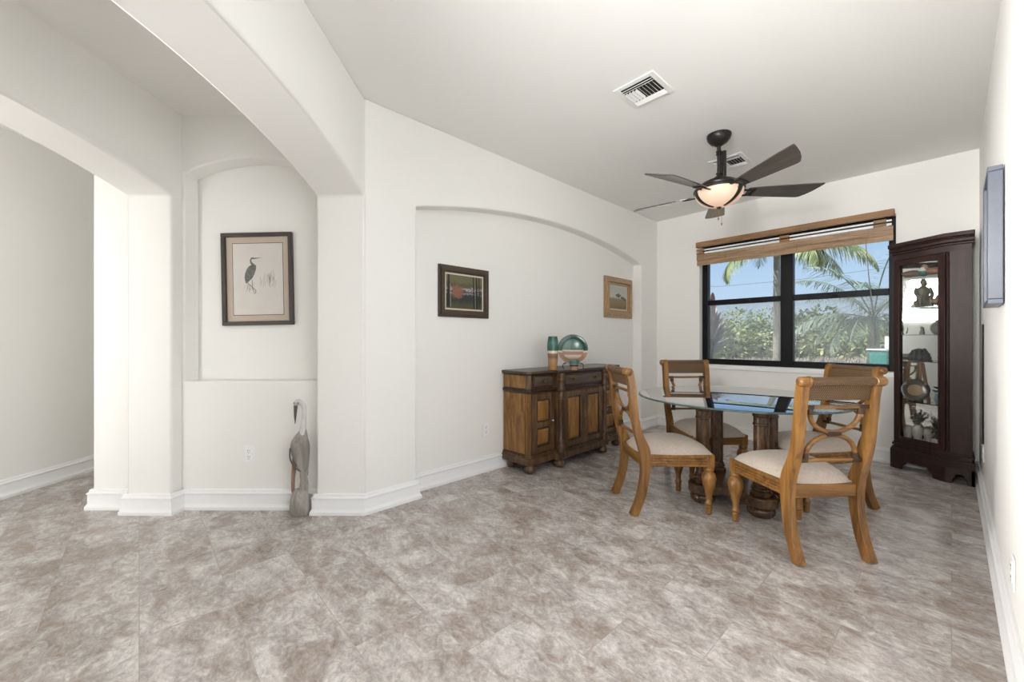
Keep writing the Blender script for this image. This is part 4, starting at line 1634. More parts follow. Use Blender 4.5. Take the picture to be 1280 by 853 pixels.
# door
dv = Vector((cC[0] - cB_[0], cC[1] - cB_[1]))
DL = dv.length
dv.normalize()
dn = Vector((dv.y, -dv.x))                                        # out of the cabinet


def TD(s, h, z): return Vector((cB_[0] + dv.x * s + dn.x * h, cB_[1] + dv.y * s + dn.y * h, z))


bm = NB()
for (s0, s1, z0, z1) in ((0.004, 0.046, 0.246, 1.842), (DL - 0.046, DL - 0.004, 0.246, 1.842), (0.046, DL - 0.046, 0.246, 0.285), (0.046, DL - 0.046, 1.800, 1.842)):
    box(bm, s0, s1, -0.018, 0.008, z0, z1, TD)
for (s0, s1, z0, z1) in ((0.038, 0.050, 0.275, 1.812), (DL - 0.050, DL - 0.038, 0.275, 1.812), (0.05, DL - 0.05, 0.275, 0.290), (0.05, DL - 0.05, 1.796, 1.812)):
    box(bm, s0, s1, -0.006, 0.013, z0, z1, TD)
door = obj('door', bm, MH, cu, 0.003)
bm = NB()
box(bm, 0.044, DL - 0.044, -0.008, -0.004, 0.28, 1.805, TD)
obj('door_glass', bm, M['cab_glass'], door, smooth=False)
bm = NB()
box(bm, DL + 0.0, DL + 0.016, -0.012, 0.004, 0.246, 1.842, TD)
obj('corner_post', bm, MH, cu, 0.003)
SHELF = [0.60, 0.955, 1.185, 1.42, 1.69]
for z in SHELF:
    bm = NB()
    g = grow(-0.026)
    g = [(max(cA[0] + 0.02, g[0][0]), cA[1] - 0.016), (max(cA[0] + 0.02, g[1][0]), g[1][1]), g[2], (cE[0] - 0.016, g[3][1]), (cE[0] - 0.016, cA[1] - 0.016)]
    prism(bm, g, up, z - 0.006, z)
    obj('glass_shelf', bm, None, cu, smooth=False, mats=[clear('shelf_glass', (0.90, 0.95, 0.93), 1.5, 0.0, 1.3)])
bm = NB()
g = grow(-0.004)
prism(bm, g, up, 0.240, 0.252)
obj('cabinet_floor', bm, MH, cu)


def inside(px, back, z):
    """a spot on a shelf seen at column px, back metres behind the door plane"""
    u = (px - 640) / FPX
    a, b = Vector((cB_[0] + CB.x, cB_[1] + CB.y)), Vector((cC[0] + CB.x, cC[1] + CB.y))
    a = a - dn * back
    b = b - dn * back
    r = Vector((-SN + CS * u, CS + SN * u))
    # solve r*t = a + (b-a)*s
    e_ = b - a
    det = r.x * -e_.y + e_.x * r.y
    t = (a.x * -e_.y + e_.x * a.y) / det
    return Vector((r.x * t, r.y * t, z))


# ornaments
def blob(bm, c, r, seed, amp=0.25, sc=(1, 1, 1), sub=3):
    t = bmesh.ops.create_icosphere(bm, subdivisions=sub, radius=1)
    rnd = random.Random(seed)
    ph = [rnd.uniform(0, 6) for _ in range(6)]
    for v in t['verts']:
        n = v.co.normalized()
        k = 1 + amp * (0.5 * math.sin(4 * n.x + ph[0]) * math.sin(5 * n.y + ph[1]) + 0.35 * math.sin(9 * n.z + ph[2] + 3 * n.x) + 0.25 * math.sin(13 * n.y + ph[3]))
        v.co = Vector((c[0] + n.x * r * k * sc[0], c[1] + n.y * r * k * sc[1], c[2] + n.z * r * k * sc[2]))


bronze = plain('green_bronze', (0.20, 0.18, 0.13), 0.45, 0.3, 50, 0.5, 0.1)
p = inside(1154, 0.11, 1.4205)
sf = thing('seated_figurine', 'bronze seated figurine on the upper glass shelf of the curio cabinet', 'figurine', p, YAW - 0.55)
sf.scale = (1.12, 1.12, 1.15)
bm = NB()
box(bm, -0.05, 0.05, -0.015, 0.035, 0.0, 0.055)
obj('seat', bm, bronze, sf, 0.008)
bm = NB()
tube(bm, smooth_path([(0, 0.012, 0.045, 0.040), (0, 0.014, 0.085, 0.036), (0, 0.008, 0.125, 0.038), (0, 0.004, 0.15, 0.028), (0, 0.0, 0.165, 0.012), (0, -0.004, 0.178, 0.018), (0, -0.004, 0.195, 0.020), (0, -0.002, 0.212, 0.010)], 4).__class__(
    [q_[:3] for q_ in smooth_path([(0, 0.012, 0.045), (0, 0.014, 0.085), (0, 0.008, 0.125), (0, 0.004, 0.15), (0, 0.0, 0.165), (0, -0.004, 0.178), (0, -0.004, 0.195), (0, -0.002, 0.212)], 4)]),
    [q_[0] for q_ in smooth_path([(0.040,), (0.036,), (0.038,), (0.028,), (0.012,), (0.018,), (0.020,), (0.010,)], 4)], 14, 0.8, Vector((0, 1, 0)))
for s in (-1, 1):
    tube(bm, smooth_path([(s * 0.034, 0.004, 0.148), (s * 0.046, -0.004, 0.115), (s * 0.038, -0.032, 0.085), (s * 0.018, -0.045, 0.078)], 4), [0.013 - 0.0004 * k for k in range(13)], 10)
    tube(bm, smooth_path([(s * 0.020, 0.0, 0.055), (s * 0.030, -0.045, 0.062), (s * 0.030, -0.052, 0.030), (s * 0.030, -0.060, 0.006)], 4), [0.017 - 0.0006 * k for k in range(13)], 10)
obj('body', bm, bronze, sf, ang=80)
coral = plain('orange_brown_petals', (0.36, 0.20, 0.12), 0.5, 0, 60, 0.4, 0.1)
p = inside(1175, 0.09, 1.4205)
fl = thing('shell_cluster', 'orange brown petalled ornament beside the seated figurine', 'ornament', p, 0)
bm = NB()
for k in range(9):
    a = k * 2.4
    r = 0.018 + 0.014 * (k % 3) / 2
    blob(bm, (0.026 * math.cos(a), 0.026 * math.sin(a), 0.030 + 0.035 * (k % 3) / 2), r, k, 0.3, (1, 1, 0.9), 2)
obj('petals', bm, coral, fl, ang=70)
cream = plain('cream_ceramic', (0.62, 0.58, 0.50), 0.35, 0, 40, 0.12, 0.02)
p = inside(1143, 0.08, 1.4205)
bm = NB()
lathe(bm, [(0, 0), (0.022, 0), (0.026, 0.008), (0.024, 0.020), (0.014, 0.030), (0.008, 0.038), (0, 0.04)], (0, 0, 0), 18)
o = obj('small_dome', bm, cream, ang=60)
o.location = p
tag(o, 'small white domed ornament at the foot of the seated figurine', 'ornament')
# top shelf pieces
for px_, nm, col, lab in ((1141, 'duck_ornament', (0.22, 0.12, 0.075), 'low brown rounded ornament at the left of the topmost cabinet shelf'),
                          (1170, 'duck_ornament', (0.38, 0.17, 0.08), 'russet rounded ornament at the right of the topmost cabinet shelf')):
    p = inside(px_, 0.10, 1.6905)
    t = thing(nm, lab, 'ornament', p, YAW - 0.7 + (0.0 if px_ < 1150 else PI))
    wm = plain('carved_' + str(px_), col, 0.4, 0, 30, 0.35, 0.03)
    bm = NB()
    bp_ = smooth_path([(-0.075, 0, 0.045, 0.004), (-0.05, 0, 0.034, 0.022), (0.0, 0, 0.032, 0.031), (0.04, 0, 0.036, 0.024), (0.055, 0, 0.055, 0.014), (0.058, 0, 0.075, 0.013), (0.07, 0, 0.082, 0.013), (0.085, 0, 0.078, 0.005)], 5)
    tube(bm, [q_[:3] for q_ in bp_], [q_[3] for q_ in bp_], 14, 1, Vector((0, 1, 0)))
    obj('body', bm, wm, t, ang=80)
p = inside(1154, 0.06, 1.6905)
bm = NB()
lathe(bm, [(0, 0), (0.018, 0), (0.028, 0.02), (0.030, 0.04), (0.020, 0.058), (0.014, 0.066), (0.016, 0.07), (0, 0.07)], (0, 0, 0), 18)
o = obj('small_jar', bm, banded('jar_glaze', [(0, (0.03, 0.16, 0.15)), (0.5, (0.04, 0.2, 0.18)), (0.55, (0.75, 0.73, 0.68)), (1, (0.8, 0.78, 0.72))], 'Z', 0, 0.07), ang=60)
o.location = p
tag(o, 'small white and teal jar in the middle of the topmost cabinet shelf', 'jar')
# second row: stone plaque, pot, little figures
stone = plain('grey_brown_stone', (0.30, 0.255, 0.23), 0.8, 0, 25, 0.3, 0.15)
p = inside(1140, 0.14, 1.1855)
t = thing('stone_plaque', 'grey brown carved stone plaque leaning at the left of the second glass shelf', 'plaque', p, YAW - 0.7)
t.scale = (0.8, 0.8, 0.95)
bm = NB()
prism(bm, [(-0.10, 0), (0.10, 0), (0.10, 0.17), (0.085, 0.19), (-0.09, 0.19), (-0.10, 0.175)], lambda x, z, y: (x, y + z * 0.12, z), -0.012, 0.012)
obj('slab', bm, stone, t, 0.004)
bm = NB()
for k in range(5):
    tube(bm, smooth_path([(-0.08 + 0.035 * k, -0.012, 0.01), (-0.07 + 0.035 * k, -0.010, 0.06), (-0.085 + 0.036 * k, -0.001, 0.13), (-0.072 + 0.035 * k, 0.004, 0.17)], 3), 0.006, 8)
obj('relief', bm, stone, t, ang=70)
p = inside(1174, 0.09, 1.1855)
pt = thing('round_pot', 'squat grey green round pot at the right of the second glass shelf', 'pot', p)
bm = NB()
lathe(bm, [(0, 0), (0.025, 0), (0.045, 0.018), (0.056, 0.045), (0.052, 0.072), (0.036, 0.092), (0.022, 0.100), (0.022, 0.115), (0.028, 0.122), (0.018, 0.122), (0.016, 0.10), (0.03, 0.05), (0, 0.012)], (0, 0, 0), 28)
obj('bowl', bm, plain('grey_green_glaze', (0.20, 0.20, 0.16), 0.3, 0, 20, 0.35, 0.02), pt, ang=60)
bm = NB()
tube(bm, [(0.022 * math.cos(a) + 0.02, -0.03, 0.10 + 0.022 * math.sin(a)) for a in [PI * k / 8 for k in range(9)]], 0.004, 8)
obj('handle', bm, M['antique'], pt, ang=60)
p = inside(1152, 0.07, 1.1855)
bm = NB()
tube(bm, smooth_path([(0, 0, 0), (0, 0, 0.02), (0.002, 0, 0.04), (0.0, 0, 0.055), (0.004, -0.004, 0.066)], 4), [0.012, 0.013, 0.014, 0.014, 0.013, 0.012, 0.011, 0.010, 0.009, 0.008, 0.007, 0.008, 0.009, 0.009, 0.010, 0.009, 0.004], 12)
o = obj('small_figure', bm, stone, ang=70)
o.location = p
tag(o, 'tiny stone figure standing between the plaque and the round pot', 'figurine')
# third row: dark carving
SCALE_PLATE, SCALE_CARVING = 0.72, 0.62
dark_rock = plain('charcoal_carving', (0.045, 0.045, 0.048), 0.55, 0, 60, 0.4, 0.12)
p = inside(1149, 0.10, 0.9555)
t = thing('dark_carving', 'lumpy charcoal stone carving on the third glass shelf', 'carving', p, YAW - 0.7)
t.scale = (SCALE_CARVING, 0.8, 0.85)
bm = NB()
for k, (x, z, r) in enumerate(((-0.09, 0.030, 0.032), (-0.05, 0.038, 0.040), (0.0, 0.042, 0.045), (0.05, 0.040, 0.042), (0.09, 0.026, 0.030), (-0.045, 0.085, 0.038), (0.0, 0.098, 0.034), (0.045, 0.090, 0.036), (0.075, 0.060, 0.028), (-0.078, 0.064, 0.026))):
    blob(bm, (x, 0.01 * math.sin(k * 3), z), r, 20 + k, 0.28, (1, 0.8, 0.9), 3)
for v in bm.verts: v.co.z = max(v.co.z, 0.0)
obj('carved_mass', bm, dark_rock, t, ang=60)
bm = NB()
box(bm, -0.115, 0.125, -0.035, 0.035, 0, 0.008)
obj('slab_base', bm, dark_rock, t, 0.003)
p = inside(1177, 0.06, 0.9555)
bm = NB()
for k in range(5):
    blob(bm, (0.012 * math.cos(k * 2.5), 0.012 * math.sin(k * 2.5), 0.022 + 0.02 * k), 0.022 - 0.002 * k, 40 + k, 0.3, (1, 1, 1), 2)
o = obj('pale_ornament', bm, plain('pale_green_ceramic', (0.46, 0.46, 0.36), 0.4, 0, 30, 0.3, 0.05), ang=60)
o.location = p
tag(o, 'pale greenish flower ornament right of the charcoal carving', 'ornament')
# fourth row: oval plate on stand, blue jar, wooden stick
p = inside(1144, 0.088, 0.6005)
t = thing('oval_plate', 'ornate oval plate with a carved centre standing on the fourth glass shelf', 'plate', p, YAW - 0.68)
t.scale = (SCALE_PLATE, 0.8, 0.88)
gold_c = plain('carved_gold_relief', (0.42, 0.26, 0.13), 0.45, 0.3, 140, 0.7, 0.3)
dkbr = plain('dark_olive_rim', (0.06, 0.05, 0.038), 0.25, 0.2, 40, 0.4, 0.04)
CZ = 0.105


def oval(bm, rings, sx=1.24):
    lathe(bm, rings, (0, 0, 0), 40, 'Y')
    for v in bm.verts: v.co = Vector((v.co.x * sx, -v.co.y, v.co.z))


bm = NB()
oval(bm, [(0, 0), (0.06, 0), (0.098, 0.012), (0.104, 0.018), (0.100, 0.020), (0.066, 0.010), (0, 0.008)])
d1 = obj('dish', bm, dkbr, t, ang=50)
bm = NB()
oval(bm, [(0, 0.009), (0.050, 0.012), (0.056, 0.013), (0.056, 0.008), (0, 0.007)])
d2 = obj('carved_centre', bm, gold_c, t, ang=50)
for dd in (d1, d2):
    dd.location = (0, 0.02, CZ + 0.004)
    dd.rotation_euler = (math.radians(-10), 0, 0)
for k in range(4):
    bm = NB()
    a = PI / 4 + k * PI / 2
    blob(bm, (0.104 * 1.2 * math.cos(a), 0.0, CZ + 0.1 * math.sin(a)), 0.014, 60 + k, 0.4, (1.2, 0.5, 1), 2)
    obj('rim_ornament', bm, plain('olive_gilt', (0.24, 0.21, 0.15), 0.35, 0.4), t, ang=60)
bm = NB()
for s in (-1, 1):
    tube(bm, smooth_path([(s * 0.06, -0.02, 0.003), (s * 0.055, 0.0, 0.016), (s * 0.035, 0.05, 0.10)], 4), 0.004, 8)
tube(bm, [(0, 0.045, 0.10), (0, 0.075, 0.003)], 0.004, 8)
tube(bm, [(-0.042, 0.035, 0.07), (0.042, 0.035, 0.07)], 0.003, 8)
obj('stand', bm, dkbr, t, ang=60)
p = inside(1176, 0.085, 0.6005)
bj = thing('blue_jar', 'pale blue lidded jar at the right of the fourth glass shelf', 'jar', p, YAW - 0.7)
bm = NB()
lathe(bm, [(0, 0), (0.024, 0), (0.034, 0.02), (0.040, 0.05), (0.036, 0.075), (0.028, 0.088), (0.030, 0.094), (0, 0.094)], (0, 0, 0), 24)
obj('body', bm, plain('pale_blue_glaze', (0.24, 0.36, 0.40), 0.3, 0, 25, 0.35, 0.02), bj, ang=60)
bm = NB()
bp_ = smooth_path([(-0.05, 0, 0.118, 0.004), (-0.02, 0, 0.108, 0.012), (0.01, 0, 0.107, 0.015), (0.035, 0, 0.118, 0.010), (0.048, 0, 0.130, 0.008)], 4)
tube(bm, [q_[:3] for q_ in bp_], [q_[3] for q_ in bp_], 12, 1, Vector((0, 1, 0)))
obj('bird_lid', bm, plain('slate_lid', (0.12, 0.14, 0.15), 0.4), bj, ang=70)
p = inside(1161, 0.17, 0.6005)
bm = NB()
box(bm, -0.012, 0.012, -0.004, 0.004, 0, 0.335)
for v in bm.verts: v.co.x -= v.co.z * 0.12
o = obj('wooden_ruler', bm, wood('stick_wood', (0.14, 0.07, 0.04), (0.22, 0.12, 0.07), (0.28, 0.16, 0.10)), bevel=0.002)
o.location = p
o.rotation_euler = (0, 0, YAW - 0.7)
tag(o, 'narrow flat wooden stick leaning behind the oval plate', 'stick')
# floor of the cabinet: three pale vases and foliage
vz = plain('cream_vase_glaze', (0.60, 0.57, 0.51), 0.3, 0, 30, 0.08, 0.02)
PV = [(0, 0), (0.022, 0), (0.027, 0.03), (0.034, 0.08), (0.036, 0.11), (0.028, 0.128), (0.021, 0.137), (0.024, 0.145), (0.019, 0.145), (0.02, 0.12), (0, 0.02)]
leafm = leaf_mat('dark_silk_leaves', (0.035, 0.045, 0.032), (0.13, 0.13, 0.10))
petal = leaf_mat('plum_petals', (0.12, 0.065, 0.07), (0.42, 0.32, 0.31))


def leaf(bm, p, dirv, ln, w, mi=0, n=4):
    """pointed curved blade of four segments"""
    dirv = Vector(dirv).normalized()
    side = dirv.cross(Vector((0, 0, 1)))
    if side.length < 0.05: side = Vector((1, 0, 0))
    side.normalize()
    nrm = side.cross(dirv)
    L_, R_ = [], []
    for k in range(n + 1):
        t = k / n
        c = Vector(p) + dirv * ln * t - Vector((0, 0, 1)) * ln * 0.25 * t * t
        ww = w * math.sin(PI * (0.12 + 0.86 * t)) ** 0.8 / 2
        L_.append(bm.verts.new(c + side * ww + nrm * ww * 0.25))
        R_.append(bm.verts.new(c - side * ww + nrm * ww * 0.25))
    for k in range(n):
        bm.faces.new((L_[k], L_[k + 1], R_[k + 1], R_[k])).material_index = mi


def bouquet(t, zc, n, spread, hgt, seed):
    rnd = random.Random(seed)
    bs, bl_, bf = NB(), NB(), NB()
    for k in range(n):
        a = rnd.uniform(0, 2 * PI)
        tx, ty = spread * rnd.uniform(0.3, 1) * math.cos(a), 0.6 * spread * rnd.uniform(0.3, 1) * math.sin(a)
        tz = zc + hgt * rnd.uniform(0.35, 1)
        tube(bs, [(0, 0, zc - 0.03), (tx * 0.4, ty * 0.4, zc + (tz - zc) * 0.6), (tx, ty, tz)], 0.0018, 5)
        for j in range(5):
            f = 0.4 + 0.12 * j
            leaf(bl_, (tx * f, ty * f, zc + (tz - zc) * f), (rnd.uniform(-1, 1), rnd.uniform(-1, 1), rnd.uniform(-0.3, 0.7)), rnd.uniform(0.03, 0.055), 0.016)
        for j in range(6):
            b2 = j * PI / 3
            leaf(bf, (tx, ty, tz), (math.cos(b2), math.sin(b2), 0.35), 0.022, 0.014)
    obj('stems', bs, leafm, t)
    tag(obj('leaves', bl_, leafm, t, smooth=False), kind='stuff')
    tag(obj('flowers', bf, petal, t, smooth=False), kind='stuff')


p = inside(1147, 0.10, 0.2525)
t = thing('flower_vase', 'cream tapered vase of dark silk flowers at the front of the cabinet floor', 'vase', p)
bm = NB()
lathe(bm, PV, (0, 0, 0), 24)
obj('vase', bm, vz, t, ang=60)
bouquet(t, 0.145, 13, 0.078, 0.15, 4)
p = inside(1135, 0.10, 0.2525)
bm = NB()
lathe(bm, [(0, 0), (0.020, 0), (0.028, 0.03), (0.031, 0.07), (0.030, 0.10), (0.022, 0.118), (0.012, 0.124), (0, 0.125)], (0, 0, 0), 24)
o = obj('egg_vase', bm, vz, ang=60)
o.location = p
tag(o, 'cream egg-shaped ornament left of the flower vase on the cabinet floor', 'ornament')
p = inside(1160, 0.13, 0.2525)
bm = NB()
lathe(bm, [(0, 0), (0.024, 0), (0.030, 0.012), (0.022, 0.03), (0.026, 0.05), (0.034, 0.075), (0.032, 0.10), (0.020, 0.118), (0, 0.122)], (0, 0, 0), 24)
o = obj('gourd_ornament', bm, plain('speckled_cream', (0.50, 0.46, 0.40), 0.5, 0, 70, 0.35, 0.05), ang=60)
o.location = p
tag(o, 'speckled cream gourd ornament right of the flower vase on the cabinet floor', 'ornament')
p = inside(1171, 0.095, 0.2525)
t = thing('foliage_arrangement', 'dark silk foliage in a low pale pot at the right of the cabinet floor', 'arrangement', p)
bm = NB()
lathe(bm, [(0, 0), (0.030, 0), (0.036, 0.03), (0.034, 0.055), (0.026, 0.055), (0, 0.03)], (0, 0, 0), 20)
obj('pot', bm, vz, t, ang=60)
bouquet(t, 0.055, 16, 0.066, 0.20, 9)

# ------------------------------------------------------------------ garden
GZ = -0.20


def gp_(px, d, z=GZ): return W((px - 640) / FPX * d, d, z)


def ground_mat():
    m, n, b, L = nodes('dry_lawn')
    f = noise(n, coords(n), 0.9, 8, 0.7)
    L.new(ramp(n, f, [(0.3, (0.20, 0.19, 0.11)), (0.5, (0.33, 0.29, 0.20)), (0.7, (0.46, 0.41, 0.31))]), b.inputs['Base Color'])
    b.inputs['Roughness'].default_value = 0.95
    return m


bm = NB()
box(bm, -60, 50, 5.45, 80, GZ - 0.3, GZ)
struct('ground', bm, ground_mat())
bm = NB()
box(bm, -8, 4, 4.9, 5.9, H + 0.1, H + 0.22)
struct('roof_eave', bm, M['trim'])

barkm = plain('palm_bark', (0.36, 0.335, 0.29), 0.9, 0, 14, 0.35, 0.4)
frond1 = leaf_mat('palm_green', (0.13, 0.19, 0.06), (0.38, 0.40, 0.20))
frond2 = leaf_mat('blue_green_palm', (0.12, 0.18, 0.13), (0.27, 0.33, 0.25))
LM = [leaf_mat('olive_leaves', (0.15, 0.21, 0.06), (0.36, 0.42, 0.15)), leaf_mat('deep_leaves', (0.085, 0.14, 0.06), (0.22, 0.29, 0.13)), leaf_mat('yellow_green_leaves', (0.24, 0.30, 0.10), (0.44, 0.48, 0.22)),
      leaf_mat('grey_green_leaves', (0.17, 0.22, 0.13), (0.34, 0.39, 0.26))]
twig = plain('brown_twigs', (0.14, 0.11, 0.085), 0.9, 0, 10, 0.3, 0.3)


def frond(bm, base, az, el, ln, droop, seed, wl=0.42, n=48, droopl=0.8):
    rnd = random.Random(seed)
    pts = []
    p = Vector(base)
    e_ = el
    st_ = ln / n
    for k in range(n + 1):
        pts.append(p.copy())
        p += Vector((math.cos(az) * math.cos(e_), math.sin(az) * math.cos(e_), math.sin(e_))) * st_
        e_ -= droop / n * (0.4 + 1.2 * k / n)
    tube(bm, pts[::3] if len(pts) % 3 == 1 else pts, 0.012, 5)
    side = Vector((-math.sin(az), math.cos(az), 0))
    for k in range(3, n + 1):
        t = k / n
        l_ = wl * math.sin(PI * min(1, 0.15 + 0.8 * t)) * rnd.uniform(0.8, 1.1)
        fw = (pts[k] - pts[k - 1]).normalized()
        for s in (-1, 1):
            for j in range(2 if droopl > 0.6 else 1):
                dv_ = side * s * rnd.uniform(0.6, 1) + fw * rnd.uniform(0.3, 0.7) - Vector((0, 0, droopl * rnd.uniform(0.5, 1.2)))
                leaf(bm, pts[k] - fw * st_ * 0.5 * j, dv_, l_, 0.020, 0, 3)


def palm(label, px, d, h, fronds, mt, tr_, hang=0.8):
    b = gp_(px, d)
    t = thing('palm_tree', label, 'palm', b)
    bm = NB()
    lathe(bm, [(tr_ * 1.25, 0), (tr_, 0.4), (tr_ * 0.95, h * 0.7), (tr_ * 0.85, h), (0, h + 0.05)], (0, 0, 0), 16)
    obj('trunk', bm, barkm, t, ang=60)
    for k, (az, el, ln, dr, wl) in enumerate(fronds):
        bm = NB()
        frond(bm, (0, 0, h), az, el, ln, dr, int(px) * 10 + k, wl, 48, hang)
        obj('frond', bm, mt, t, smooth=False)
    return t


RT = YAW                                         # azimuth pointing to the viewer's right
# slim trunk seen at the right edge of the left panes, crown hangs above the window
palm('slim palm with pale trunk outside the left window panes', 971, 10.5, 3.75,
     [(RT + 0.1, 0.25, 2.2, 1.7, 0.60), (RT + PI, 0.2, 1.9, 2.2, 0.55), (RT + 0.5, 0.55, 2.6, 1.8, 0.60), (RT - 0.5, 0.3, 2.4, 1.7, 0.60), (RT + 2.5, 0.6, 2.2, 1.9, 0.5), (RT - 2.4, 0.4, 1.9, 2.3, 0.5), (RT + 1.5, 0.7, 2.2, 1.8, 0.5),
      (RT - 1.5, 0.2, 1.8, 2.0, 0.5), (RT + 0.0, 0.8, 2.6, 1.7, 0.6)], frond1, 0.085)
palm('full feathery palm outside the right window panes', 1092, 8.0, 1.75,
     [(RT + PI + 0.2, 0.75, 1.7, 1.4, 0.5), (RT + PI - 0.4, 0.35, 1.5, 1.5, 0.5), (RT + 0.2, 0.8, 1.6, 1.5, 0.5), (RT - 0.5, 0.4, 1.5, 1.5, 0.5), (RT + 2.2, 1.05, 1.7, 1.2, 0.5), (RT + 1.2, 1.1, 1.7, 1.3, 0.5), (RT - 1.6, 0.9, 1.6, 1.6, 0.5),
      (RT - 2.4, 0.9, 1.7, 1.5, 0.5), (RT + PI, -0.1, 1.2, 1.5, 0.42), (RT - 2.6, 0.2, 1.3, 1.6, 0.42), (RT - 1.2, -0.2, 1.1, 1.3, 0.42), (RT + 2.6, 0.1, 1.2, 1.6, 0.42), (RT - 2.0, 1.25, 1.8, 1.1, 0.5), (RT + PI + 0.1, 1.1, 1.9, 1.3, 0.5)], frond2, 0.10, 0.35)


def bush(name, label, px, d, w, h, mt, seed, n=1500, ls=0.28, cat='bush', grp=None):
    b = gp_(px, d)
    t = thing(name, label, cat, b, 0, grp)
    rnd = random.Random(seed)
    lobes = [(rnd.uniform(-0.3, 0.3) * w, rnd.uniform(-0.25, 0.25) * w, h * rnd.uniform(0.3, 0.75), rnd.uniform(0.22, 0.36)) for _ in range(7)]
    bm = NB()
    for k in range(n):
        lx, ly, lz, lr = rnd.choice(lobes)
        th, cz = rnd.uniform(0, 2 * PI), rnd.uniform(-1, 1)
        rr = rnd.uniform(0.55, 1.0) ** 0.5
        s_ = math.sqrt(1 - cz * cz)
        p = Vector((lx + lr * w * rr * s_ * math.cos(th), ly + lr * w * rr * s_ * math.sin(th), max(0.05, lz + lr * h * rr * cz)))
        leaf(bm, p, (s_ * math.cos(th) + rnd.uniform(-0.6, 0.6), s_ * math.sin(th) + rnd.uniform(-0.6, 0.6), rnd.uniform(-0.4, 0.9)), ls * rnd.uniform(0.6, 1.3), ls * 0.5, 0, 2)
    tag(obj('foliage', bm, mt, t, smooth=False), kind='stuff')
    bm = NB()
    for k in range(4):
        lx, ly, lz, lr = lobes[k]
        tube(bm, [(lx * 0.1, ly * 0.1, 0), (lx * 0.5, ly * 0.5, lz * 0.5), (lx, ly, lz)], [0.06, 0.045, 0.02], 6)
    obj('stems', bm, twig, t)
    return t


GB = 'shrubs across the lot outside the window'
bush('shrub', 'yellow green shrub low in the left window pane in front of the hedge', 921, 16.5, 2.4, 1.9, LM[2], 11, 2200, 0.22, grp=GB)
bush('shrub', 'tall olive shrub behind the purple leaved plant in the left pane', 899, 23.5, 4.2, 2.9, LM[0], 12, 2600, 0.3, grp=GB)
bush('shrub', 'deep green shrub between the purple leaved plant and the slim palm trunk', 940, 31, 6.0, 3.9, LM[0], 13, 2600, 0.3, grp=GB)
bush('shrub', 'dark shrub directly behind the slim palm trunk', 962, 19.5, 2.3, 2.3, LM[1], 14, 2000, 0.26, grp=GB)
bush('shrub', 'olive shrub at the left edge of the right window pane', 996, 21, 2.6, 2.3, LM[3], 15, 2000, 0.28, grp=GB)
bush('shrub', 'yellow green shrub low between the broad tree and the feathery palm', 1050, 17, 2.4, 1.75, LM[2], 17, 2000, 0.26, grp=GB)
bush('shrub', 'grey green shrub seen through the feathery palm', 1078, 22.5, 3.6, 2.7, LM[3], 18, 2200, 0.28, grp=GB)
bush('shrub', 'olive shrub at the right edge of the window above the teal tub', 1108, 18, 2.8, 2.4, LM[0], 19, 2200, 0.28, grp=GB)
bush('tree', 'broad leafy tree rising above the shrubs in the right window pane', 1020, 25, 3.2, 3.35, LM[1], 16, 2800, 0.34, 'tree')
bush('tree', 'rounded distant tree on the skyline behind the feathery palm', 1062, 37, 5.5, 3.1, LM[1], 21, 2400, 0.4, 'tree')

# purple ti plant close outside
tb_ = gp_(889, 6.6)
t = thing('ti_plant', 'purple leaved ti plant just outside the left window pane', 'plant', tb_)
ti = leaf_mat('purple_green_leaf', (0.20, 0.16, 0.15), (0.42, 0.30, 0.31))
bm = NB()
tube(bm, [(0, 0, 0), (0.01, 0, 0.8), (0.0, 0, 1.35)], 0.03, 8)
obj('stem', bm, twig, t)
random.seed(31)
for k in range(20):
    a = YAW + (-0.55 + 0.27 * (k % 5)) if k < 15 else YAW + random.uniform(1.2, 5)
    el = 0.45 + 0.065 * k
    bm = NB()
    leaf(bm, (0.0, 0.0, 1.02 + 0.022 * k), (math.cos(a) * math.cos(el), math.sin(a) * math.cos(el), math.sin(el)), 0.66 + 0.04 * (k % 4), 0.105, 0, 8)
    obj('leaf', bm, ti, t, smooth=True)
t2 = thing('ti_plant', 'tall purple stem of leaves rising into the upper left pane', 'plant', gp_(889, 8.2))
bm = NB()
tube(bm, [(0, 0, 0), (0.0, 0, 1.2), (0.03, 0, 2.0)], 0.025, 8)
obj('stem', bm, twig, t2)
pur = leaf_mat('wine_leaf', (0.20, 0.075, 0.085), (0.34, 0.16, 0.17))
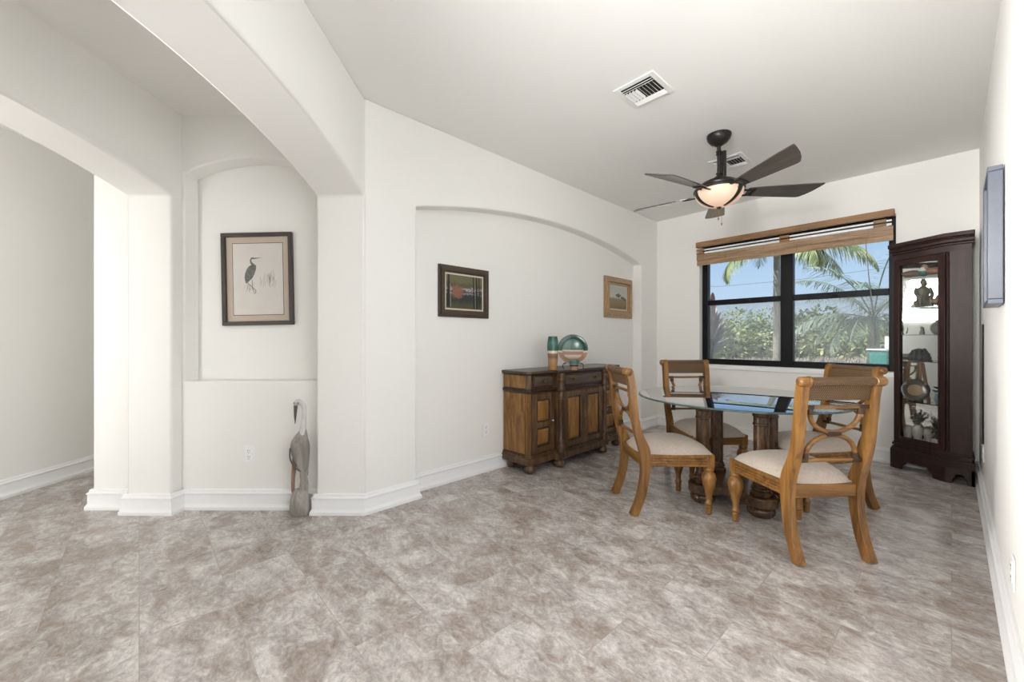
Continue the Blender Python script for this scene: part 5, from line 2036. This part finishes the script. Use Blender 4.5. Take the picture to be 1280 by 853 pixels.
for k in range(7):
    a = YAW + (0.5 if k % 2 else PI - 0.4) + 0.25 * k
    bm = NB()
    leaf(bm, (0.03, 0, 1.85 + 0.03 * k), (math.cos(a) * 0.6, math.sin(a) * 0.6, 0.9), 0.42, 0.08, 0, 6)
    obj('leaf', bm, pur, t2)

# dry brush and grass strip
drym = leaf_mat('dry_grass', (0.27, 0.235, 0.18), (0.50, 0.45, 0.37), 0.9)
bm = NB()
random.seed(17)
for k in range(14000):
    d = random.uniform(11.5, 15.0)
    p = gp_(random.uniform(870, 1125), d)
    leaf(bm, p, (random.uniform(-0.6, 0.6), random.uniform(-0.6, 0.6), 1), random.uniform(0.5, 1.10), 0.045, 0, 2)
tag(obj('dry_grass', bm, drym, smooth=False), 'dry grey brown grass across the lot outside the window', 'grass', kind='stuff')

# teal tub with a white post behind
p = gp_(1112, 6.5)
t = thing('garden_tub', 'teal tapered garden tub at the lower right corner of the window', 'tub', p, YAW)
teal = plain('teal_plastic', (0.03, 0.27, 0.235), 0.5, 0, 10, 0.15, 0)
bm = NB()


def trap(z0, z1, w0, w1):
    v = []
    for z, w in ((z0, w0), (z1, w1)):
        for sx, sy in ((-1, -1), (1, -1), (1, 1), (-1, 1)):
            v.append(bm.verts.new((sx * w, sy * w * 0.8, z)))
    for i in range(4):
        j = (i + 1) % 4
        bm.faces.new((v[i], v[j], v[4 + j], v[4 + i]))
    bm.faces.new(v[:4][::-1])
    bm.faces.new(v[4:])


trap(0.0, 1.165, 0.13, 0.205)
obj('body', bm, teal, t, 0.01)
bm = NB()
trap(1.165, 1.195, 0.225, 0.225)
obj('rim', bm, plain('pale_tub_rim', (0.75, 0.78, 0.76), 0.5), t, 0.008)
bm = NB()
box(bm, -0.05, 0.05, -0.05, 0.05, 0, 1.40)
o = obj('white_post', bm, M['trim'], bevel=0.006)
o.location = gp_(1111.0, 7.1)
tag(o, 'white square post standing behind the teal tub', 'post')
# overhead line
bm = NB()
tube(bm, [gp_(700, 24, 4.55), gp_(900, 24, 4.30), gp_(1000, 24, 4.72), gp_(1090, 24, 5.3), gp_(1300, 24, 6.6)], 0.008, 6)
o = obj('power_line', bm, M['black'], ang=60)
tag(o, 'thin overhead power line crossing the sky outside the window', 'cable')
